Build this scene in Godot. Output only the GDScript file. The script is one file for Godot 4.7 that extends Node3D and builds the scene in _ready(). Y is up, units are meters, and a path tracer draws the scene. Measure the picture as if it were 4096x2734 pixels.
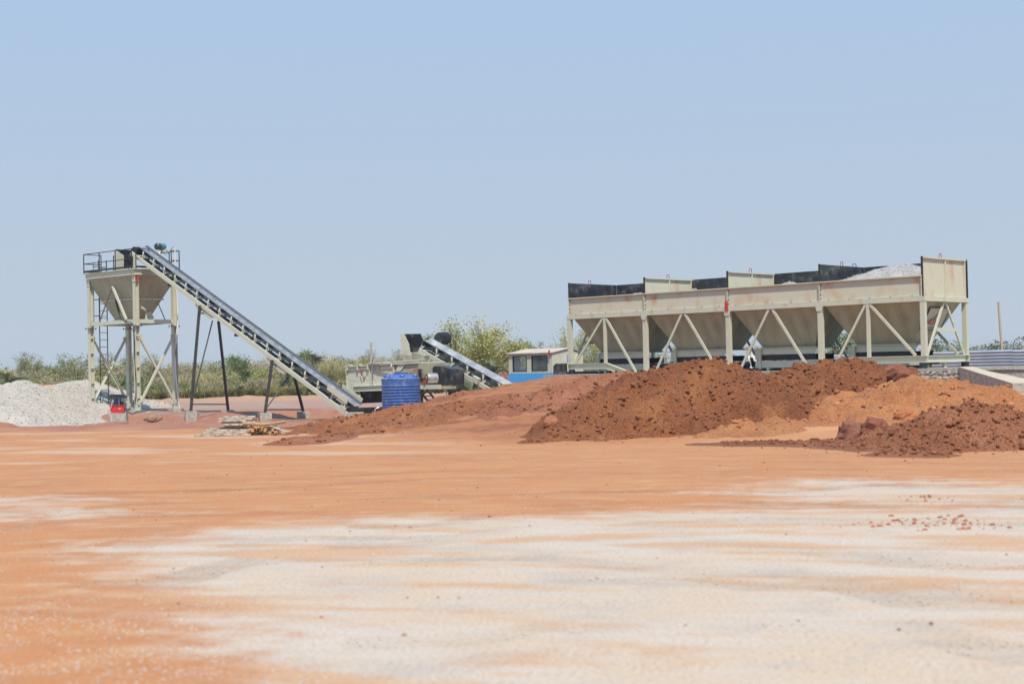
extends Node3D
# A roadside aggregate batching plant on laterite ground. Units are metres, y is up, the camera looks along -z.
# Positions were measured from the photograph: a pixel gives a direction, the distance comes from the ground or from the machine it belongs to.

const F := 5700.0            # focal length in photograph pixels (4096 x 2734)
const EYE := Vector3(0, 1.7, 0)
const PITCH := 0.0184
const ROLL := -0.0213
var cam_basis := Basis.from_euler(Vector3(PITCH, 0, 0)) * Basis.from_euler(Vector3(0, 0, ROLL))
var M := {}                  # materials
var used := {}               # names taken at top level
var rng := RandomNumberGenerator.new()
var n_a := FastNoiseLite.new()
var n_b := FastNoiseLite.new()
var n_cell := FastNoiseLite.new()

const USE_DOF := true

func _ready() -> void:
	# camera
	var cam := Camera3D.new()
	cam.name = "camera"
	add_child(cam)
	cam.transform = Transform3D(cam_basis, EYE)
	cam.fov = rad_to_deg(2.0 * atan(1367.0 / F))
	cam.near = 0.1; cam.far = 6000.0
	var lens := CameraAttributesPhysical.new()
	lens.frustum_focal_length = 50.0
	lens.frustum_focus_distance = 52.0
	lens.exposure_aperture = 1.8
	lens.frustum_near = 0.1; lens.frustum_far = 6000.0
	if USE_DOF: cam.attributes = lens
	cam.fov = rad_to_deg(2.0 * atan(1367.0 / F))
	cam.current = true
	# sky, air and exposure
	var env := Environment.new()
	var sm := ProceduralSkyMaterial.new()
	sm.sky_top_color = lc(0.225, 0.54, 1.04)
	sm.sky_horizon_color = lc(0.55, 0.63, 0.715)
	sm.sky_curve = 0.42
	sm.ground_horizon_color = lc(0.45, 0.40, 0.34)
	sm.ground_bottom_color = lc(0.36, 0.26, 0.18)
	sm.sun_angle_max = 1.0
	var sky := Sky.new(); sky.sky_material = sm
	env.background_mode = Environment.BG_SKY
	env.sky = sky
	env.tonemap_mode = Environment.TONE_MAPPER_LINEAR
	env.tonemap_exposure = 0.95
	env.sdfgi_enabled = true; env.ssao_enabled = true; env.ssil_enabled = true
	env.fog_enabled = true
	env.fog_density = 0.00042
	env.fog_light_color = lc(0.62, 0.70, 0.78)
	var we := WorldEnvironment.new(); we.name = "world_environment"; we.environment = env
	add_child(we)
	# sun: high, behind the camera and a little to its right
	var sun := DirectionalLight3D.new()
	sun.name = "sun"
	add_child(sun)
	var az := deg_to_rad(12.0); var el := deg_to_rad(57.0)
	var to_sun := Vector3(sin(az) * cos(el), sin(el), cos(az) * cos(el))
	sun.look_at_from_position(to_sun * 50.0, Vector3.ZERO, Vector3.UP)
	sun.light_energy = 1.6
	sun.light_color = Color(1.0, 0.96, 0.89)
	sun.light_angular_distance = 0.55
	sun.shadow_enabled = true
	# noise used by the terrain
	n_a.seed = 11; n_a.frequency = 0.35; n_a.fractal_octaves = 3; n_a.noise_type = FastNoiseLite.TYPE_SIMPLEX_SMOOTH
	n_b.seed = 23; n_b.frequency = 0.5; n_b.fractal_octaves = 3; n_b.noise_type = FastNoiseLite.TYPE_SIMPLEX_SMOOTH
	n_cell.seed = 5; n_cell.frequency = 1.0; n_cell.noise_type = FastNoiseLite.TYPE_CELLULAR; n_cell.fractal_type = FastNoiseLite.FRACTAL_NONE; n_cell.cellular_return_type = FastNoiseLite.RETURN_DISTANCE
	rng.seed = 4
	make_materials()
	make_ground()
	make_heaps()
	make_platform()
	make_fence()
	make_vegetation()
	make_bins()
	make_fill()
	make_long_conveyor()
	make_short_conveyor()
	make_tower()
	make_mixer()
	make_tank()
	make_cabin()
	make_small()

# ---------------------------------------------------------------- measuring
func at(px: float, py: float, depth: float) -> Vector3:
	var d: Vector3 = cam_basis * Vector3((px - 2048.0) / F, -(py - 1367.0) / F, -1.0)
	return EYE + d * (depth / -d.z)

func on_plane(px: float, py: float, h := 0.0) -> Vector3:
	var d: Vector3 = cam_basis * Vector3((px - 2048.0) / F, -(py - 1367.0) / F, -1.0)
	return EYE + d * ((h - EYE.y) / d.y)

func on_local(t: Node3D, px: float, py: float, zl: float) -> Vector3:   # where a pixel's ray meets the plane z = zl of a thing
	var inv := t.transform.affine_inverse()
	var d: Vector3 = inv.basis * (cam_basis * Vector3((px - 2048.0) / F, -(py - 1367.0) / F, -1.0))
	var o := inv * EYE
	return o + d * ((zl - o.z) / d.z)

# ---------------------------------------------------------------- mesh collecting
class MB:
	var v := PackedVector3Array()
	var n := PackedVector3Array()
	var c := PackedColorArray()
	var col := Color(1, 1, 1)
	var tinted := false
	func tri(a: Vector3, b: Vector3, d: Vector3) -> void:   # counter-clockwise seen from outside
		var q := (b - a).cross(d - a).normalized()
		v.append_array(PackedVector3Array([a, d, b])); n.append_array(PackedVector3Array([q, q, q])); c.append_array(PackedColorArray([col, col, col]))
	func quad(a: Vector3, b: Vector3, d: Vector3, e: Vector3) -> void:
		tri(a, b, d); tri(a, d, e)
	func box(o: Vector3, s: Vector3, r := Basis.IDENTITY) -> MB:
		var x: Vector3 = r.x * s.x * 0.5; var y: Vector3 = r.y * s.y * 0.5; var z: Vector3 = r.z * s.z * 0.5
		quad(o - x - y + z, o + x - y + z, o + x + y + z, o - x + y + z)
		quad(o + x - y - z, o - x - y - z, o - x + y - z, o + x + y - z)
		quad(o + x - y + z, o + x - y - z, o + x + y - z, o + x + y + z)
		quad(o - x - y - z, o - x - y + z, o - x + y + z, o - x + y - z)
		quad(o - x + y + z, o + x + y + z, o + x + y - z, o - x + y - z)
		quad(o - x - y - z, o + x - y - z, o + x - y + z, o - x - y + z)
		return self
	func span(a: Vector3, b: Vector3) -> MB:                 # box between two corners
		return box((a + b) * 0.5, (b - a).abs())
	static func frame(d: Vector3, up := Vector3.UP) -> Basis:   # y runs along d, z near up
		var y := d.normalized()
		var x := y.cross(up)
		if x.length() < 0.01: x = y.cross(Vector3.BACK)
		x = x.normalized()
		return Basis(x, y, x.cross(y))
	func bar(a: Vector3, b: Vector3, w: float, h: float, up := Vector3.UP) -> MB:
		return box((a + b) * 0.5, Vector3(w, a.distance_to(b), h), MB.frame(b - a, up))
	func ibeam(a: Vector3, b: Vector3, w: float, h: float, up := Vector3.UP, t := 0.02) -> MB:   # flanges face "up"
		var f := MB.frame(b - a, up); var o := (a + b) * 0.5; var l := a.distance_to(b)
		box(o + f.z * (h - t) * 0.5, Vector3(w, l, t), f); box(o - f.z * (h - t) * 0.5, Vector3(w, l, t), f)
		box(o, Vector3(t, l, h - 2 * t), f)
		return self
	func channel(a: Vector3, b: Vector3, w: float, h: float, up := Vector3.UP, side := 1.0, t := 0.02) -> MB:
		var f := MB.frame(b - a, up); var o := (a + b) * 0.5; var l := a.distance_to(b)
		box(o + f.z * (h - t) * 0.5, Vector3(w, l, t), f); box(o - f.z * (h - t) * 0.5, Vector3(w, l, t), f)
		box(o + f.x * side * (w - t) * 0.5, Vector3(t, l, h - 2 * t), f)
		return self
	func angle_bar(a: Vector3, b: Vector3, w: float, up := Vector3.UP, t := 0.015) -> MB:
		var f := MB.frame(b - a, up); var o := (a + b) * 0.5; var l := a.distance_to(b)
		box(o, Vector3(w, l, t), f); box(o + f.x * (w - t) * 0.5 - f.z * (w + t) * 0.5, Vector3(t, l, w), f)
		return self
	func tube(p: PackedVector3Array, r0: float, r1 := -1.0, k := 8, caps := true) -> MB:
		if r1 < 0: r1 = r0
		var rings := []
		var m := p.size()
		var ref := Vector3.UP
		for i in m:
			var d: Vector3 = (p[mini(i + 1, m - 1)] - p[maxi(i - 1, 0)]).normalized()
			var x := d.cross(ref)
			if x.length() < 0.05: x = d.cross(Vector3.RIGHT)
			x = x.normalized(); var y := x.cross(d)
			var r := lerpf(r0, r1, i / float(m - 1))
			var ring := PackedVector3Array(); var nr := PackedVector3Array()
			for j in k:
				var q := x * cos(TAU * j / k) + y * sin(TAU * j / k)
				ring.append(p[i] + q * r); nr.append(q)
			rings.append([ring, nr])
		for i in m - 1:
			for j in k:
				var j2 := (j + 1) % k
				var a: Vector3 = rings[i][0][j]; var b: Vector3 = rings[i][0][j2]; var d: Vector3 = rings[i + 1][0][j2]; var e: Vector3 = rings[i + 1][0][j]
				v.append_array(PackedVector3Array([a, b, d, a, d, e]))
				n.append_array(PackedVector3Array([rings[i][1][j], rings[i][1][j2], rings[i + 1][1][j2], rings[i][1][j], rings[i + 1][1][j2], rings[i + 1][1][j]]))
				c.append_array(PackedColorArray([col, col, col, col, col, col]))
		if caps:
			for j in range(1, k - 1):
				tri(rings[0][0][0], rings[0][0][j], rings[0][0][j + 1])
				tri(rings[m - 1][0][0], rings[m - 1][0][j + 1], rings[m - 1][0][j])
		return self
	func rod(a: Vector3, b: Vector3, r: float, k := 8) -> MB:
		return tube(PackedVector3Array([a, b]), r, r, k)
	func lathe(o: Vector3, prof: Array, k := 24, ax := Basis.IDENTITY) -> MB:   # prof: [radius, height] upwards
		var m := prof.size()
		for i in m - 1:
			var r0: float = prof[i][0]; var h0: float = prof[i][1]; var r1: float = prof[i + 1][0]; var h1: float = prof[i + 1][1]
			var nn := Vector2(h1 - h0, r0 - r1).normalized()
			for j in k:
				var t0 := TAU * j / k; var t1 := TAU * (j + 1) / k
				var d0 := ax * Vector3(cos(t0), 0, sin(t0)); var d1 := ax * Vector3(cos(t1), 0, sin(t1))
				var a := o + d0 * r0 + ax.y * h0; var b := o + d1 * r0 + ax.y * h0; var d := o + d1 * r1 + ax.y * h1; var e := o + d0 * r1 + ax.y * h1
				var m0 := d0 * nn.x + ax.y * nn.y; var m1 := d1 * nn.x + ax.y * nn.y
				v.append_array(PackedVector3Array([a, b, d, a, d, e])); n.append_array(PackedVector3Array([m0, m1, m1, m0, m1, m0]))
				c.append_array(PackedColorArray([col, col, col, col, col, col]))
		return self
	func plate(poly: PackedVector3Array, thick: Vector3) -> MB:   # a flat convex polygon, counter-clockwise seen from the side thick points to, given thickness
		var m := poly.size()
		for i in range(1, m - 1):
			tri(poly[0] + thick, poly[i] + thick, poly[i + 1] + thick)
			tri(poly[0], poly[i + 1], poly[i])
		for i in m:
			var a := poly[i]; var b := poly[(i + 1) % m]
			quad(a, b, b + thick, a + thick)
		return self
	func mesh(mat: Material) -> ArrayMesh:
		var arr := []; arr.resize(Mesh.ARRAY_MAX)
		arr[Mesh.ARRAY_VERTEX] = v; arr[Mesh.ARRAY_NORMAL] = n
		if tinted: arr[Mesh.ARRAY_COLOR] = c
		var am := ArrayMesh.new()
		am.add_surface_from_arrays(Mesh.PRIMITIVE_TRIANGLES, arr)
		am.surface_set_material(0, mat)
		return am

func numbered(called: String) -> String:
	if not used.has(called):
		used[called] = 0
		return called
	used[called] += 1
	return "%s_%03d" % [called, used[called]]

func tag(o: Node, label: String, category: String, group := "", kind := "") -> Node:
	if label: o.set_meta("label", label)
	if category: o.set_meta("category", category)
	if group: o.set_meta("group", group)
	if kind: o.set_meta("kind", kind)
	return o

func obj(called: String, mb: MB, mat: Material, parent: Node = null) -> MeshInstance3D:
	return inst(called, mb.mesh(mat), parent)

func inst(called: String, m: Mesh, parent: Node = null) -> MeshInstance3D:
	var o := MeshInstance3D.new()
	o.mesh = m
	if parent == null:
		o.name = numbered(called)
		add_child(o)
	else:
		o.name = called
		parent.add_child(o, true)
	return o

func thing(called: String, label: String, category: String, where := Vector3.ZERO, turn := 0.0, group := "") -> Node3D:
	var o := Node3D.new()
	o.name = numbered(called)
	add_child(o)
	o.position = where
	o.rotation.y = turn
	tag(o, label, category, group)
	return o

func copy(o: Node3D, where: Vector3, turn := 0.0, size := 1.0, called := "") -> Node3D:
	var base: String = called if called else String(o.get_meta("base_name", o.name))
	var k := o.duplicate()
	k.name = numbered(base)
	add_child(k)
	k.position = where; k.rotation.y = turn; k.scale = Vector3.ONE * size
	return k

# ---------------------------------------------------------------- colours and materials
func lc(r: float, g: float, b: float) -> Color:
	return Color(r, g, b).linear_to_srgb()

func noise_tex(sd: int, freq: float, size: int, stops: Array, octaves := 4, kind := FastNoiseLite.TYPE_SIMPLEX_SMOOTH) -> ImageTexture:
	# stops: [[position, linear colour], ...]
	var nz := FastNoiseLite.new()
	nz.seed = sd; nz.frequency = freq; nz.fractal_octaves = octaves; nz.noise_type = kind
	if kind == FastNoiseLite.TYPE_CELLULAR: nz.cellular_return_type = FastNoiseLite.RETURN_CELL_VALUE
	var src := nz.get_seamless_image(size, size)
	src.convert(Image.FORMAT_L8)
	var data := src.get_data()
	var lut := PackedByteArray()
	for i in 256:
		var t := i / 255.0
		var k := 0
		while k < stops.size() - 2 and t > stops[k + 1][0]: k += 1
		var c0: Color = stops[k][1]; var c1: Color = stops[k + 1][1]
		var cc := c0.lerp(c1, clampf((t - stops[k][0]) / maxf(stops[k + 1][0] - stops[k][0], 0.001), 0, 1)).linear_to_srgb()
		lut.append(int(cc.r * 255)); lut.append(int(cc.g * 255)); lut.append(int(cc.b * 255))
	var out := PackedByteArray(); out.resize(size * size * 3)
	for i in data.size():
		var b := data[i] * 3
		out[i * 3] = lut[b]; out[i * 3 + 1] = lut[b + 1]; out[i * 3 + 2] = lut[b + 2]
	var im := Image.create_from_data(size, size, false, Image.FORMAT_RGB8, out)
	return ImageTexture.create_from_image(im)

func bump_tex(sd: int, freq: float, size: int, strength: float, octaves := 4, kind := FastNoiseLite.TYPE_SIMPLEX_SMOOTH) -> ImageTexture:
	var nz := FastNoiseLite.new()
	nz.seed = sd; nz.frequency = freq; nz.fractal_octaves = octaves; nz.noise_type = kind
	var im := nz.get_seamless_image(size, size)
	im.convert(Image.FORMAT_RGBA8)
	im.bump_map_to_normal_map(strength)
	return ImageTexture.create_from_image(im)

func mat(key: String, tint: Color, rough := 0.7, metal := 0.0, tex: Texture2D = null, scale_ := 1.0, bump: Texture2D = null, bump_amount := 1.0, world := false) -> StandardMaterial3D:
	var m := StandardMaterial3D.new()
	m.albedo_color = tint; m.roughness = rough; m.metallic = metal
	if tex or bump:
		m.uv1_triplanar = true
		m.uv1_world_triplanar = world
		m.uv1_scale = Vector3.ONE * scale_
	if tex: m.albedo_texture = tex
	if bump:
		m.normal_enabled = true; m.normal_texture = bump; m.normal_scale = bump_amount
	M[key] = m
	return m

func make_materials() -> void:
	var W := Color(1, 1, 1)
	var cream := Color(0.55, 0.55, 0.435); var cream2 := Color(0.50, 0.495, 0.385)
	var dusty := Color(0.53, 0.42, 0.30); var rust := Color(0.33, 0.13, 0.06)
	mat("cream", W, 0.5, 0.0, noise_tex(3, 0.012, 256, [[0.0, cream2], [0.4, cream], [0.72, cream], [0.86, cream2], [1.0, dusty]]), 0.35)
	mat("cream_stained", W, 0.55, 0.0, noise_tex(8, 0.022, 512, [[0.0, Color(0.47, 0.42, 0.31)], [0.25, Color(0.57, 0.55, 0.435)], [0.55, Color(0.575, 0.545, 0.42)], [0.68, Color(0.565, 0.49, 0.36)], [0.80, Color(0.54, 0.42, 0.29)], [0.90, Color(0.47, 0.29, 0.18)], [1.0, Color(0.36, 0.18, 0.10)]], 6), 0.17)
	M.cream_stained.uv1_scale = Vector3(0.085, 0.05, 0.085)
	mat("cream_worn", W, 0.6, 0.0, noise_tex(12, 0.03, 256, [[0.0, rust], [0.2, dusty], [0.35, cream2], [1.0, cream]], 5), 0.6)
	mat("hopper_steel", W, 0.55, 0.0, noise_tex(21, 0.012, 256, [[0.0, Color(0.25, 0.225, 0.155)], [0.35, Color(0.34, 0.33, 0.235)], [0.7, Color(0.385, 0.38, 0.275)], [1.0, Color(0.45, 0.42, 0.31)]], 5), 0.5)
	M.hopper_steel.uv1_scale = Vector3(0.55, 0.14, 0.55)
	mat("black_sheet", W, 0.38, 0.0, noise_tex(31, 0.02, 256, [[0.0, Color(0.012, 0.013, 0.016)], [0.55, Color(0.03, 0.032, 0.036)], [0.72, Color(0.07, 0.07, 0.07)], [0.86, Color(0.14, 0.115, 0.085)], [1.0, Color(0.24, 0.18, 0.12)]], 5), 0.35)
	mat("black_steel", W, 0.45, 0.0, noise_tex(33, 0.05, 256, [[0.0, Color(0.012, 0.012, 0.014)], [0.6, Color(0.03, 0.029, 0.028)], [1.0, Color(0.10, 0.075, 0.055)]], 4), 0.5)
	mat("rubber", Color(0.11, 0.115, 0.125), 0.55)
	mat("dark_steel", lc(0.06, 0.062, 0.066), 0.4, 0.3)
	mat("belt_dust", W, 0.32, 0.0, noise_tex(41, 0.03, 256, [[0.0, Color(0.11, 0.12, 0.13)], [0.5, Color(0.21, 0.22, 0.235)], [1.0, Color(0.36, 0.365, 0.37)]], 5), 0.4)
	mat("belt_pale", W, 0.3, 0.0, noise_tex(43, 0.02, 256, [[0.0, Color(0.15, 0.16, 0.175)], [0.5, Color(0.29, 0.30, 0.315)], [0.75, Color(0.40, 0.405, 0.41)], [1.0, Color(0.58, 0.55, 0.50)]], 5), 0.35)
	mat("belt", W, 0.5, 0.0, noise_tex(42, 0.04, 128, [[0.0, Color(0.045, 0.048, 0.055)], [1.0, Color(0.085, 0.09, 0.10)]], 3), 0.6)
	mat("red", lc(0.55, 0.03, 0.03), 0.4)
	mat("red_rust", W, 0.7, 0.0, noise_tex(51, 0.05, 128, [[0.0, Color(0.25, 0.03, 0.02)], [1.0, Color(0.5, 0.05, 0.04)]], 3), 1.0)
	mat("concrete", W, 0.9, 0.0, noise_tex(61, 0.02, 256, [[0.0, Color(0.25, 0.235, 0.21)], [0.5, Color(0.37, 0.355, 0.32)], [1.0, Color(0.48, 0.455, 0.40)]], 5), 0.8, bump_tex(62, 0.04, 256, 4.0), 0.6)
	mat("rubble", W, 0.95, 0.0, noise_tex(63, 0.05, 256, [[0.0, Color(0.22, 0.21, 0.20)], [0.45, Color(0.38, 0.37, 0.35)], [0.7, Color(0.50, 0.48, 0.45)], [1.0, Color(0.58, 0.50, 0.40)]], 4), 0.7, bump_tex(64, 0.06, 256, 12.0), 1.4)
	mat("pale_concrete", W, 0.95, 0.0, noise_tex(67, 0.03, 256, [[0.0, Color(0.42, 0.34, 0.25)], [0.5, Color(0.52, 0.45, 0.36)], [0.8, Color(0.50, 0.36, 0.24)], [1.0, Color(0.46, 0.25, 0.13)]], 5), 0.4)
	mat("wood_grey", W, 0.85, 0.0, noise_tex(71, 0.02, 128, [[0.0, Color(0.20, 0.15, 0.11)], [0.4, Color(0.42, 0.35, 0.28)], [1.0, Color(0.58, 0.53, 0.47)]], 4), 2.0)
	mat("wood_raw", W, 0.8, 0.0, noise_tex(72, 0.03, 128, [[0.0, Color(0.26, 0.15, 0.07)], [0.5, Color(0.40, 0.25, 0.13)], [1.0, Color(0.50, 0.34, 0.19)]], 4), 2.0)
	mat("wood_cut", W, 0.8, 0.0, noise_tex(73, 0.06, 128, [[0.0, Color(0.42, 0.23, 0.09)], [1.0, Color(0.60, 0.38, 0.18)]], 4), 2.0)
	mat("wood_pole", W, 0.85, 0.0, noise_tex(77, 0.04, 128, [[0.0, Color(0.36, 0.27, 0.19)], [1.0, Color(0.52, 0.42, 0.32)]], 4), 2.0)
	mat("bark", W, 0.95, 0.0, noise_tex(74, 0.05, 128, [[0.0, Color(0.14, 0.10, 0.07)], [0.5, Color(0.27, 0.20, 0.14)], [1.0, Color(0.40, 0.32, 0.24)]], 4), 2.0, bump_tex(75, 0.06, 128, 6.0), 1.0)
	mat("bark_pale", W, 0.95, 0.0, noise_tex(76, 0.05, 128, [[0.0, Color(0.22, 0.18, 0.14)], [0.5, Color(0.36, 0.31, 0.25)], [1.0, Color(0.48, 0.43, 0.36)]], 4), 1.0)
	mat("tank_blue", W, 0.38, 0.0, noise_tex(81, 0.02, 256, [[0.0, Color(0.035, 0.085, 0.28)], [0.45, Color(0.05, 0.125, 0.37)], [0.65, Color(0.085, 0.155, 0.37)], [0.82, Color(0.17, 0.19, 0.30)], [1.0, Color(0.30, 0.25, 0.21)]], 6), 0.9)
	M.tank_blue.uv1_scale = Vector3(1.1, 0.5, 1.1)
	mat("cabin_blue", lc(0.07, 0.37, 0.78), 0.5)
	mat("roof_tan", W, 0.7, 0.0, noise_tex(83, 0.02, 128, [[0.0, Color(0.47, 0.38, 0.29)], [1.0, Color(0.58, 0.49, 0.39)]], 4), 0.5)
	mat("white_paint", lc(0.72, 0.72, 0.69), 0.4)
	mat("pale_panel", lc(0.55, 0.66, 0.68), 0.5)
	mat("zinc", W, 0.38, 0.2, noise_tex(85, 0.01, 256, [[0.0, Color(0.40, 0.44, 0.50)], [0.5, Color(0.54, 0.60, 0.69)], [0.8, Color(0.60, 0.66, 0.74)], [1.0, Color(0.46, 0.38, 0.32)]], 4), 0.25)
	mat("steel_bright", W, 0.35, 0.6, noise_tex(86, 0.04, 128, [[0.0, Color(0.25, 0.17, 0.11)], [0.35, Color(0.46, 0.43, 0.40)], [1.0, Color(0.64, 0.63, 0.61)]], 4), 1.5)
	mat("steel_rusty", W, 0.6, 0.3, noise_tex(87, 0.04, 128, [[0.0, Color(0.16, 0.07, 0.035)], [0.5, Color(0.26, 0.15, 0.09)], [1.0, Color(0.40, 0.36, 0.32)]], 4), 1.5)
	mat("teal", lc(0.07, 0.27, 0.31), 0.45)
	mat("pipe_grey", lc(0.42, 0.40, 0.36), 0.5, 0.2)
	mat("pvc", lc(0.72, 0.71, 0.69), 0.35)
	mat("orange", lc(0.75, 0.20, 0.02), 0.5)
	mat("yellow", lc(0.75, 0.50, 0.03), 0.5)
	mat("brown_wall", W, 0.95, 0.0, noise_tex(88, 0.03, 128, [[0.0, Color(0.14, 0.08, 0.06)], [0.6, Color(0.26, 0.15, 0.11)], [1.0, Color(0.36, 0.27, 0.20)]], 4), 0.6)
	mat("sack", W, 0.8, 0.0, noise_tex(89, 0.03, 128, [[0.0, Color(0.48, 0.47, 0.46)], [1.0, Color(0.70, 0.69, 0.68)]], 4), 1.5)
	mat("skin", lc(0.10, 0.05, 0.03), 0.5)
	mat("cloth_white", lc(0.62, 0.64, 0.63), 0.9)
	mat("cloth_dark", lc(0.03, 0.04, 0.06), 0.9)
	mat("orange_paint", lc(0.42, 0.12, 0.03), 0.6)
	var gl := mat("glass", Color(0.55, 0.62, 0.62, 0.12), 0.05)
	gl.transparency = BaseMaterial3D.TRANSPARENCY_ALPHA
	var grain := noise_tex(91, 0.09, 512, [[0.0, Color(0.62, 0.60, 0.58)], [0.35, Color(0.89, 0.88, 0.87)], [0.65, Color(1, 1, 1)], [1.0, Color(1, 1, 1)]], 4)
	var coarse := noise_tex(92, 0.05, 512, [[0.0, Color(0.50, 0.46, 0.43)], [0.4, Color(0.84, 0.82, 0.80)], [0.62, Color(1, 1, 1)], [1.0, Color(1, 1, 1)]], 5)
	var g := mat("ground", W, 0.95, 0.0, grain, 0.45, bump_tex(93, 0.035, 512, 4.0, 5), 0.14, true)
	g.vertex_color_use_as_albedo = true
	g = mat("soil", W, 0.98, 0.0, coarse, 0.6, bump_tex(94, 0.05, 512, 12.0, 5), 1.5, true)
	g.vertex_color_use_as_albedo = true
	g = mat("gravel", W, 0.95, 0.0, noise_tex(95, 0.16, 512, [[0.0, Color(0.6, 0.59, 0.58)], [0.4, Color(0.93, 0.92, 0.91)], [1.0, Color(1, 1, 1)]], 3), 0.55, bump_tex(96, 0.16, 512, 8.0, 3), 0.8, true)
	g.vertex_color_use_as_albedo = true
	g = mat("stone", W, 0.9)
	g.vertex_color_use_as_albedo = true
	g = mat("leaf", W, 0.6)
	g.vertex_color_use_as_albedo = true
	g.backlight_enabled = true
	g.backlight = lc(0.28, 0.28, 0.09)
	g = mat("dry_leaf", W, 0.8)
	g.backlight_enabled = true
	g.backlight = lc(0.26, 0.21, 0.10)
	g.vertex_color_use_as_albedo = true
	g = mat("far", W, 0.95)
	g.vertex_color_use_as_albedo = true

# ---------------------------------------------------------------- terrain
func table(xs: Array, ys: Array, x: float) -> float:
	if x <= xs[0]: return ys[0]
	for i in xs.size() - 1:
		if x <= xs[i + 1]:
			return lerpf(ys[i], ys[i + 1], (x - xs[i]) / (xs[i + 1] - xs[i]))
	return ys[-1]

const CX := [-9.0, -7.0, -5.9, -4.9, -3.8, -1.6, 0.0, 2.06, 13.2, 15.0, 20.0]
const CD := [36.0, 37.5, 39.0, 43.5, 48.0, 50.0, 51.5, 53.3, 43.7, 42.4, 38.0]
const CH := [0.0, 0.0, 0.02, 0.05, 0.25, 0.84, 1.16, 1.38, 0.95, 0.8, 0.5]
const TX := [-9.0, -5.8, 0.34, 5.0, 7.8, 13.0, 20.0]
const TD := [33.9, 33.9, 31.0, 29.5, 28.0, 26.0, 24.0]

func bank(x: float, d: float) -> float:
	if x < -9.0 or d < 23.0 or d > 62.0: return 0.0
	var c := table(CX, CD, x); var h := table(CX, CH, x); var t := table(TX, TD, x)
	if d > c: return maxf(0.0, h - (d - c) * 0.3)
	var f := clampf((d - t) / (c - t), 0, 1)
	return h * (0.6 * f + 0.4 * f * f * (3 - 2 * f))

func gh(x: float, d: float) -> float:
	var b := bank(x, d)
	var rough := clampf((d - 40.0) / 12.0, 0, 1) * clampf((230.0 - d) / 60.0, 0, 1)
	var h := b + n_a.get_noise_2d(x * 0.9, d * 0.9) * (0.012 + 0.035 * rough) + n_b.get_noise_2d(x * 3.0, d * 3.0) * (0.004 + 0.012 * rough)
	if b > 0.03:
		h += (n_b.get_noise_2d(x * 1.2 + d * 0.5 + 40, d * 3.0 - x * 1.1) * 0.075 + n_b.get_noise_2d(x * 7.0, d * 7.0) * 0.035 + n_a.get_noise_2d(x * 2.2, d * 1.4) * 0.05) * clampf(b * 4.0, 0, 1)
	if x < -2.0 and d > 44.0 and d < 64.0:   # low uneven bank of spoil in front of the tower
		h += 0.05 * smoothstep(45.0, 48.0, d) * (0.6 + 0.7 * n_a.get_noise_2d(x * 1.3 + 9, d * 2.0)) * smoothstep(-2.0, -7.0, x)
	if d > 48.0 and d < 66.0 and x < -2.0 and x > -21.0:   # the trestles stand in a shallow dip
		h -= 0.34 * smoothstep(49.0, 56.0, d) * (1.0 - smoothstep(63.0, 65.8, d + 0.25 * (x + 17.0) * float(x > -17.0))) * smoothstep(-2.0, -5.0, x) * smoothstep(-20.5, -18.5, x)
	if d > 84.0 and d < 100.0:              # spoil bank along the scrub
		h += 0.32 * maxf(0.0, 1.0 - absf(d - 92.0 - 2.5 * n_a.get_noise_2d(x * 0.6, 3.0)) / 6.0) * (0.7 + 0.5 * n_a.get_noise_2d(x * 1.2, 50.0))
	if d > 230.0:
		h += smoothstep(230.0, 700.0, d) * 5.5 * smoothstep(-0.13, -0.30, x / d) * (0.8 + 0.3 * n_a.get_noise_2d(x * 0.02, d * 0.01))
	return h

var pale_zones := []          # [polygon in x, depth; softness]
func make_zones() -> void:
	var lists := [
		[[870, 1187], [1100, 1183], [1350, 1180], [1700, 1165], [2000, 1158], [2900, 1165], [2900, 2400], [1100, 2400], [620, 1568], [500, 1470], [420, 1400], [290, 1345], [270, 1310], [190, 1282], [320, 1242], [480, 1215], [640, 1198]],
		[[1690, 1122], [1850, 1106], [2100, 1104], [2349, 1108], [2900, 1112], [2900, 1165], [2100, 1160], [1850, 1152], [1760, 1134]],
		[[-500, 1146], [100, 1148], [190, 1160], [150, 1192], [-500, 1200]]]
	for l in lists:
		var poly := PackedVector2Array()
		for p in l:
			var w := on_plane(p[0] * 1.7437, p[1] * 1.7437)
			poly.append(Vector2(w.x, -w.z))
		pale_zones.append(poly)

func inside_amount(poly: PackedVector2Array, p: Vector2) -> float:   # metres inside (+) or outside (-)
	var best := 1e9
	for i in poly.size():
		best = minf(best, p.distance_squared_to(Geometry2D.get_closest_point_to_segment(p, poly[i], poly[(i + 1) % poly.size()])))
	return sqrt(best) * (1.0 if Geometry2D.is_point_in_polygon(p, poly) else -1.0)

func streak(x: float, d: float, k: float, o: float) -> float:   # sweep marks of tyres and graders, long in one direction
	var wx := x + 1.2 * n_a.get_noise_2d(x * 0.12 + o, d * 0.12); var wd := d + 0.9 * n_a.get_noise_2d(x * 0.15 - o, d * 0.22 + 5.0)
	return n_a.get_noise_2d((wx - 0.25 * wd) * k * 0.30 + o, (wd + 0.25 * wx) * k * 1.1 - o)

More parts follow.
